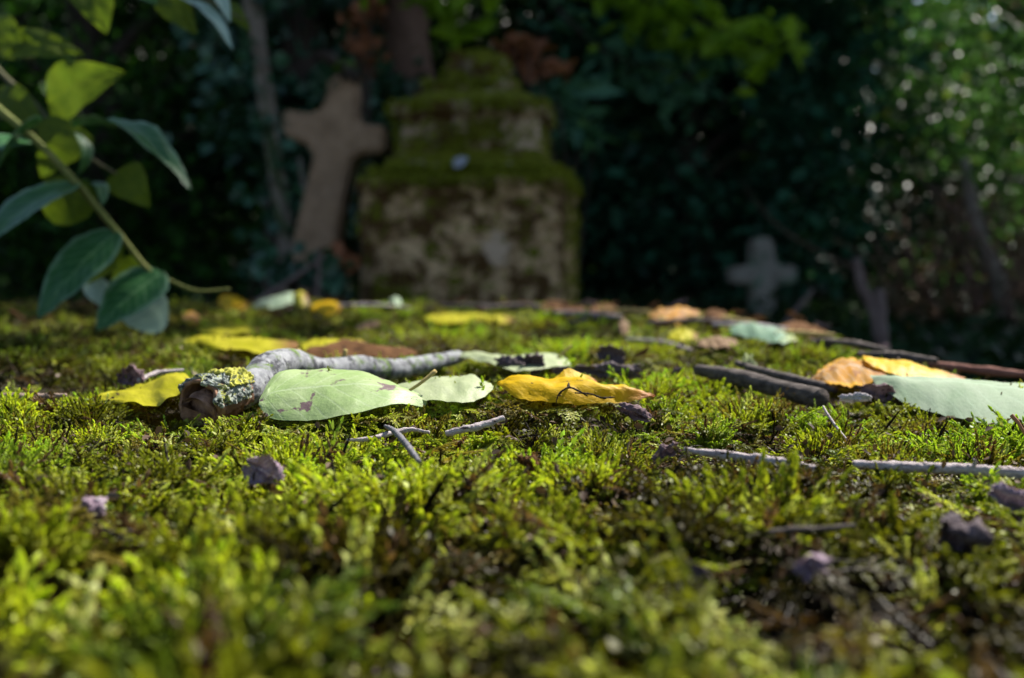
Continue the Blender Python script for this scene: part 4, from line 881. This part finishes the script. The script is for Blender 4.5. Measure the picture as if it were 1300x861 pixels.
def spray(label, pts, Y, N, size, fol, seed, spread=.10):
    r = np.random.default_rng(seed); q = catmull([at(x, y, Y) for x, y in pts], 20); o = empty('leafy_branch', q[0], label, 'branch'); P = []
    for _ in range(N):
        c = q[int(19 * r.uniform() ** .8)]; P.append(c + Vector((r.normal() * spread, r.normal() * spread, r.normal() * spread * .6 - spread * .3)))
    leafmass('leaves', P, size, fol, o, r=r, aspect=.5, flat=.9); g = MB(); g.tube(q, [.012, .004], 7, 20); g.build('stem', bk_dark, o)
spray('bright green branch sweeping down along the top edge right of the pedestal', [(720, -60), (820, 0), (900, 30), (985, 62)], 4.2, 230, .10, fol_brightened := foliage_mat('brightened_leaves', (.10, .20, .012), (.20, .32, .02), rough=.4, tr=.5), 51)  # leaf colour raised in place of sunlight, brightening these sprays in shade
spray('green branch hanging in front of the brown trunk above the pedestal', [(520, -60), (560, -10), (590, 30)], 3.6, 60, .10, fol_brightened, 52, .08)
spray('teal branch drooping to the right under the bright green branch', [(640, -60), (760, 60), (850, 90), (900, 110)], 4.6, 150, .10, fol_teal2, 53, .12)
GB = 'dense dark trees behind the graves'
tree('yew_tree', 'broad dark yew filling the left of the background', 'tree', (-3.0, 6.9, -.26), (-3.0, 6.6, 1.7, 2.0, 1.2, 2.3), 190, 90, .085, .36, fol_yew, bk_dark, .13, GB, seed=1)
tree('yew_tree', 'almost black evergreen between the leaning trunk and the yew', 'tree', (-1.5, 8.0, -.26), (-1.5, 7.8, 1.8, 1.5, 1.1, 2.4), 170, 80, .09, .36, fol_dark, bk_dark, .12, GB, seed=2)
tree('laurel_tree', 'dark laurel straight behind the mossy pedestal', 'tree', (.3, 8.2, -.26), (.3, 8.0, 1.8, 1.4, 1.1, 2.4), 160, 70, .11, .36, fol_dark, bk_dark, .12, GB, seed=3)
tree('laurel_tree', 'blue green laurel right of the pedestal and left of the small cross', 'tree', (1.45, 7.6, -.26), (1.35, 7.6, 1.35, 1.25, .8, 1.8), 150, 70, .11, .33, fol_teal, bk_dark, .1, GB, seed=4)
tree('laurel_tree', 'blue green tree behind the small far cross', 'tree', (2.7, 9.2, -.26), (2.35, 9.0, 2.0, 1.15, 1.0, 2.5), 140, 75, .12, .4, fol_teal, bk_dark, .12, GB, seed=5)
tree('maple_tree', 'airy light green tree with sky glints at the upper right', 'tree', (5.0, 9.2, -.26), (4.5, 8.9, 2.45, 2.1, 1.1, 1.75), 170, 60, .085, .42, fol_light, bk_brown, .07, seed=6)
tree('hazel_tree', 'dull green tree low behind the forked stump on the right', 'tree', (3.6, 10.5, -.26), (3.7, 10.5, 1.1, 1.3, .9, 1.35), 90, 60, .09, .36, fol_dark, bk_dark, .1, GB, seed=7)
for i, (x, y, zc, rx, rz, M, lab) in enumerate([(-6.4, 13, 2.6, 3, 3.6, 190, 'tall dark tree at the far left beyond the yew'), (-2.6, 13.5, 2.8, 2.8, 3.8, 190, 'tall dark tree beyond the evergreens left of the pedestal'), (1.2, 13.8, 2.8, 2.6, 3.8, 190, 'tall dark tree in the far middle of the wood'), (4.2, 14.5, 2.2, 2.0, 3.4, 125, 'thinner far tree behind the light green maple'), (7.6, 13.5, 2.0, 2.4, 3.2, 120, 'sparse far tree at the right edge with sky behind')]):
    tree('woodland_tree', lab, 'tree', (x, y, -.2), (x, y, zc, rx, 1.6, rz), M, 70, .17, .62, fol_dark if i < 3 else fol_light, bk_dark, .2, 'tall trees at the back of the wood', seed=60 + i)
# wood on the bank behind
r2 = np.random.default_rng(77); P = []
for _ in range(60000):
    x = r2.uniform(-22, 22); y = r2.uniform(17, 34); z = GZ(x, y) + abs(r2.normal()) * (1.9 if x < 5 else .9) ; P.append((x, y, z))
tag(leafmass('far_woods', P, .42, fol_dark, r=r2), 'dark wood on the bank behind all the trees', 'woods', kind='stuff')
P = []
for _ in range(26000):
    y = 2.1 + 12 * r2.uniform() ** 1.3; x = r2.uniform(-.62 * y - .3, .62 * y + .3); 
    if y < 2.2 and x < .1: continue
    P.append((x, y, GZ(x, y) + abs(r2.normal()) * .05 + .01))
for _ in range(3000):
    y = r2.uniform(.3, 2.1); P.append((edge_x(y) + .1 + abs(r2.normal()) * .5, y, -.24 + abs(r2.normal()) * .03))
tag(leafmass('ground_ivy', P, .06, fol_dark, r=r2, aspect=.8, flat=.4), 'dark ivy and leaves covering the ground between the graves', 'ground cover', kind='stuff')
# forked stick, bare sticks and the tangle at the right
def sticks(name, label, cat, lst, Y, m_, group=None):
    g = MB()
    for pts_, rad in lst: g.tube([at(x, y, Y + dy) for x, y, dy in pts_], rad, 9, len(pts_) * 7, wob=.25, wobf=25)
    return tag(g.build(name, m_), label, cat, group)
sticks('forked_stump', 'forked dead stump standing on the ground right of the small cross', 'stump', [([(1120, 520, 0), (1120, 460, 0), (1117, 400, 0), (1116, 368, 0)], [.020, .018, .016, .012]), ([(1118, 430, 0), (1108, 395, 0), (1094, 360, 0), (1087, 328, 0)], [.016, .015, .012, .009])], 2.4, bk_pink := bark_mat('pinkish_bark', (.12, .08, .07), (.2, .145, .13), scale=30, bmp=.8, dist=.005))
sticks('stick', 'slanting bare stick beside the foot of the small far cross', 'stick', [([(975, 450, 0), (1000, 408, 0), (1032, 368, 0)], [.014, .010, .006])], 3.2, bk_pink)
sticks('stick', 'thin bare sticks slanting up at the foot of the leaning cross', 'stick', [([(325, 385, 0), (370, 355, 0), (412, 325, 0)], [.007, .006, .004]), ([(398, 395, 0), (405, 350, 0), (402, 320, 0)], [.006, .005, .003])], 2.3, bk_pink)
tb = empty('bare_shrub', at(1255, 470, 5.0), 'tangle of brown bare twigs and dead leaves at the right edge', 'shrub')
g = MB(); r3 = np.random.default_rng(90)
g.tube([at(1290, 540, 5), at(1280, 430, 5), at(1262, 350, 5), at(1240, 290, 5), at(1225, 200, 5)], [.06, .052, .045, .035, .02], 12, 40, wob=.25, wobf=12)
g.build('trunk', bk_grey, tb)
g = MB()
for i in range(60):
    x0 = r3.uniform(1130, 1340); y0 = r3.uniform(380, 470); q = [at(x0, y0, 4.6 + r3.uniform(0, 1))]; x, y = x0, y0; dx = r3.normal() * 18
    for k in range(4): x += dx + r3.normal() * 16; y -= r3.uniform(20, 60); q.append(at(x, y, 4.6 + r3.uniform(0, 1)))
    g.tube(q, [.009, .003], 5, 14)
g.build('twigs', bk_brown, tb)
P = [tuple(at(r3.uniform(1130, 1340), r3.uniform(240, 440), 4.6 + r3.uniform(0, 1.2))) for _ in range(500)]
leafmass('dead_leaves', P, .05, foliage_mat('shrivelled_leaves', (.05, .035, .02), (.12, .08, .045), rough=.7, tr=.2), tb, r=r3)
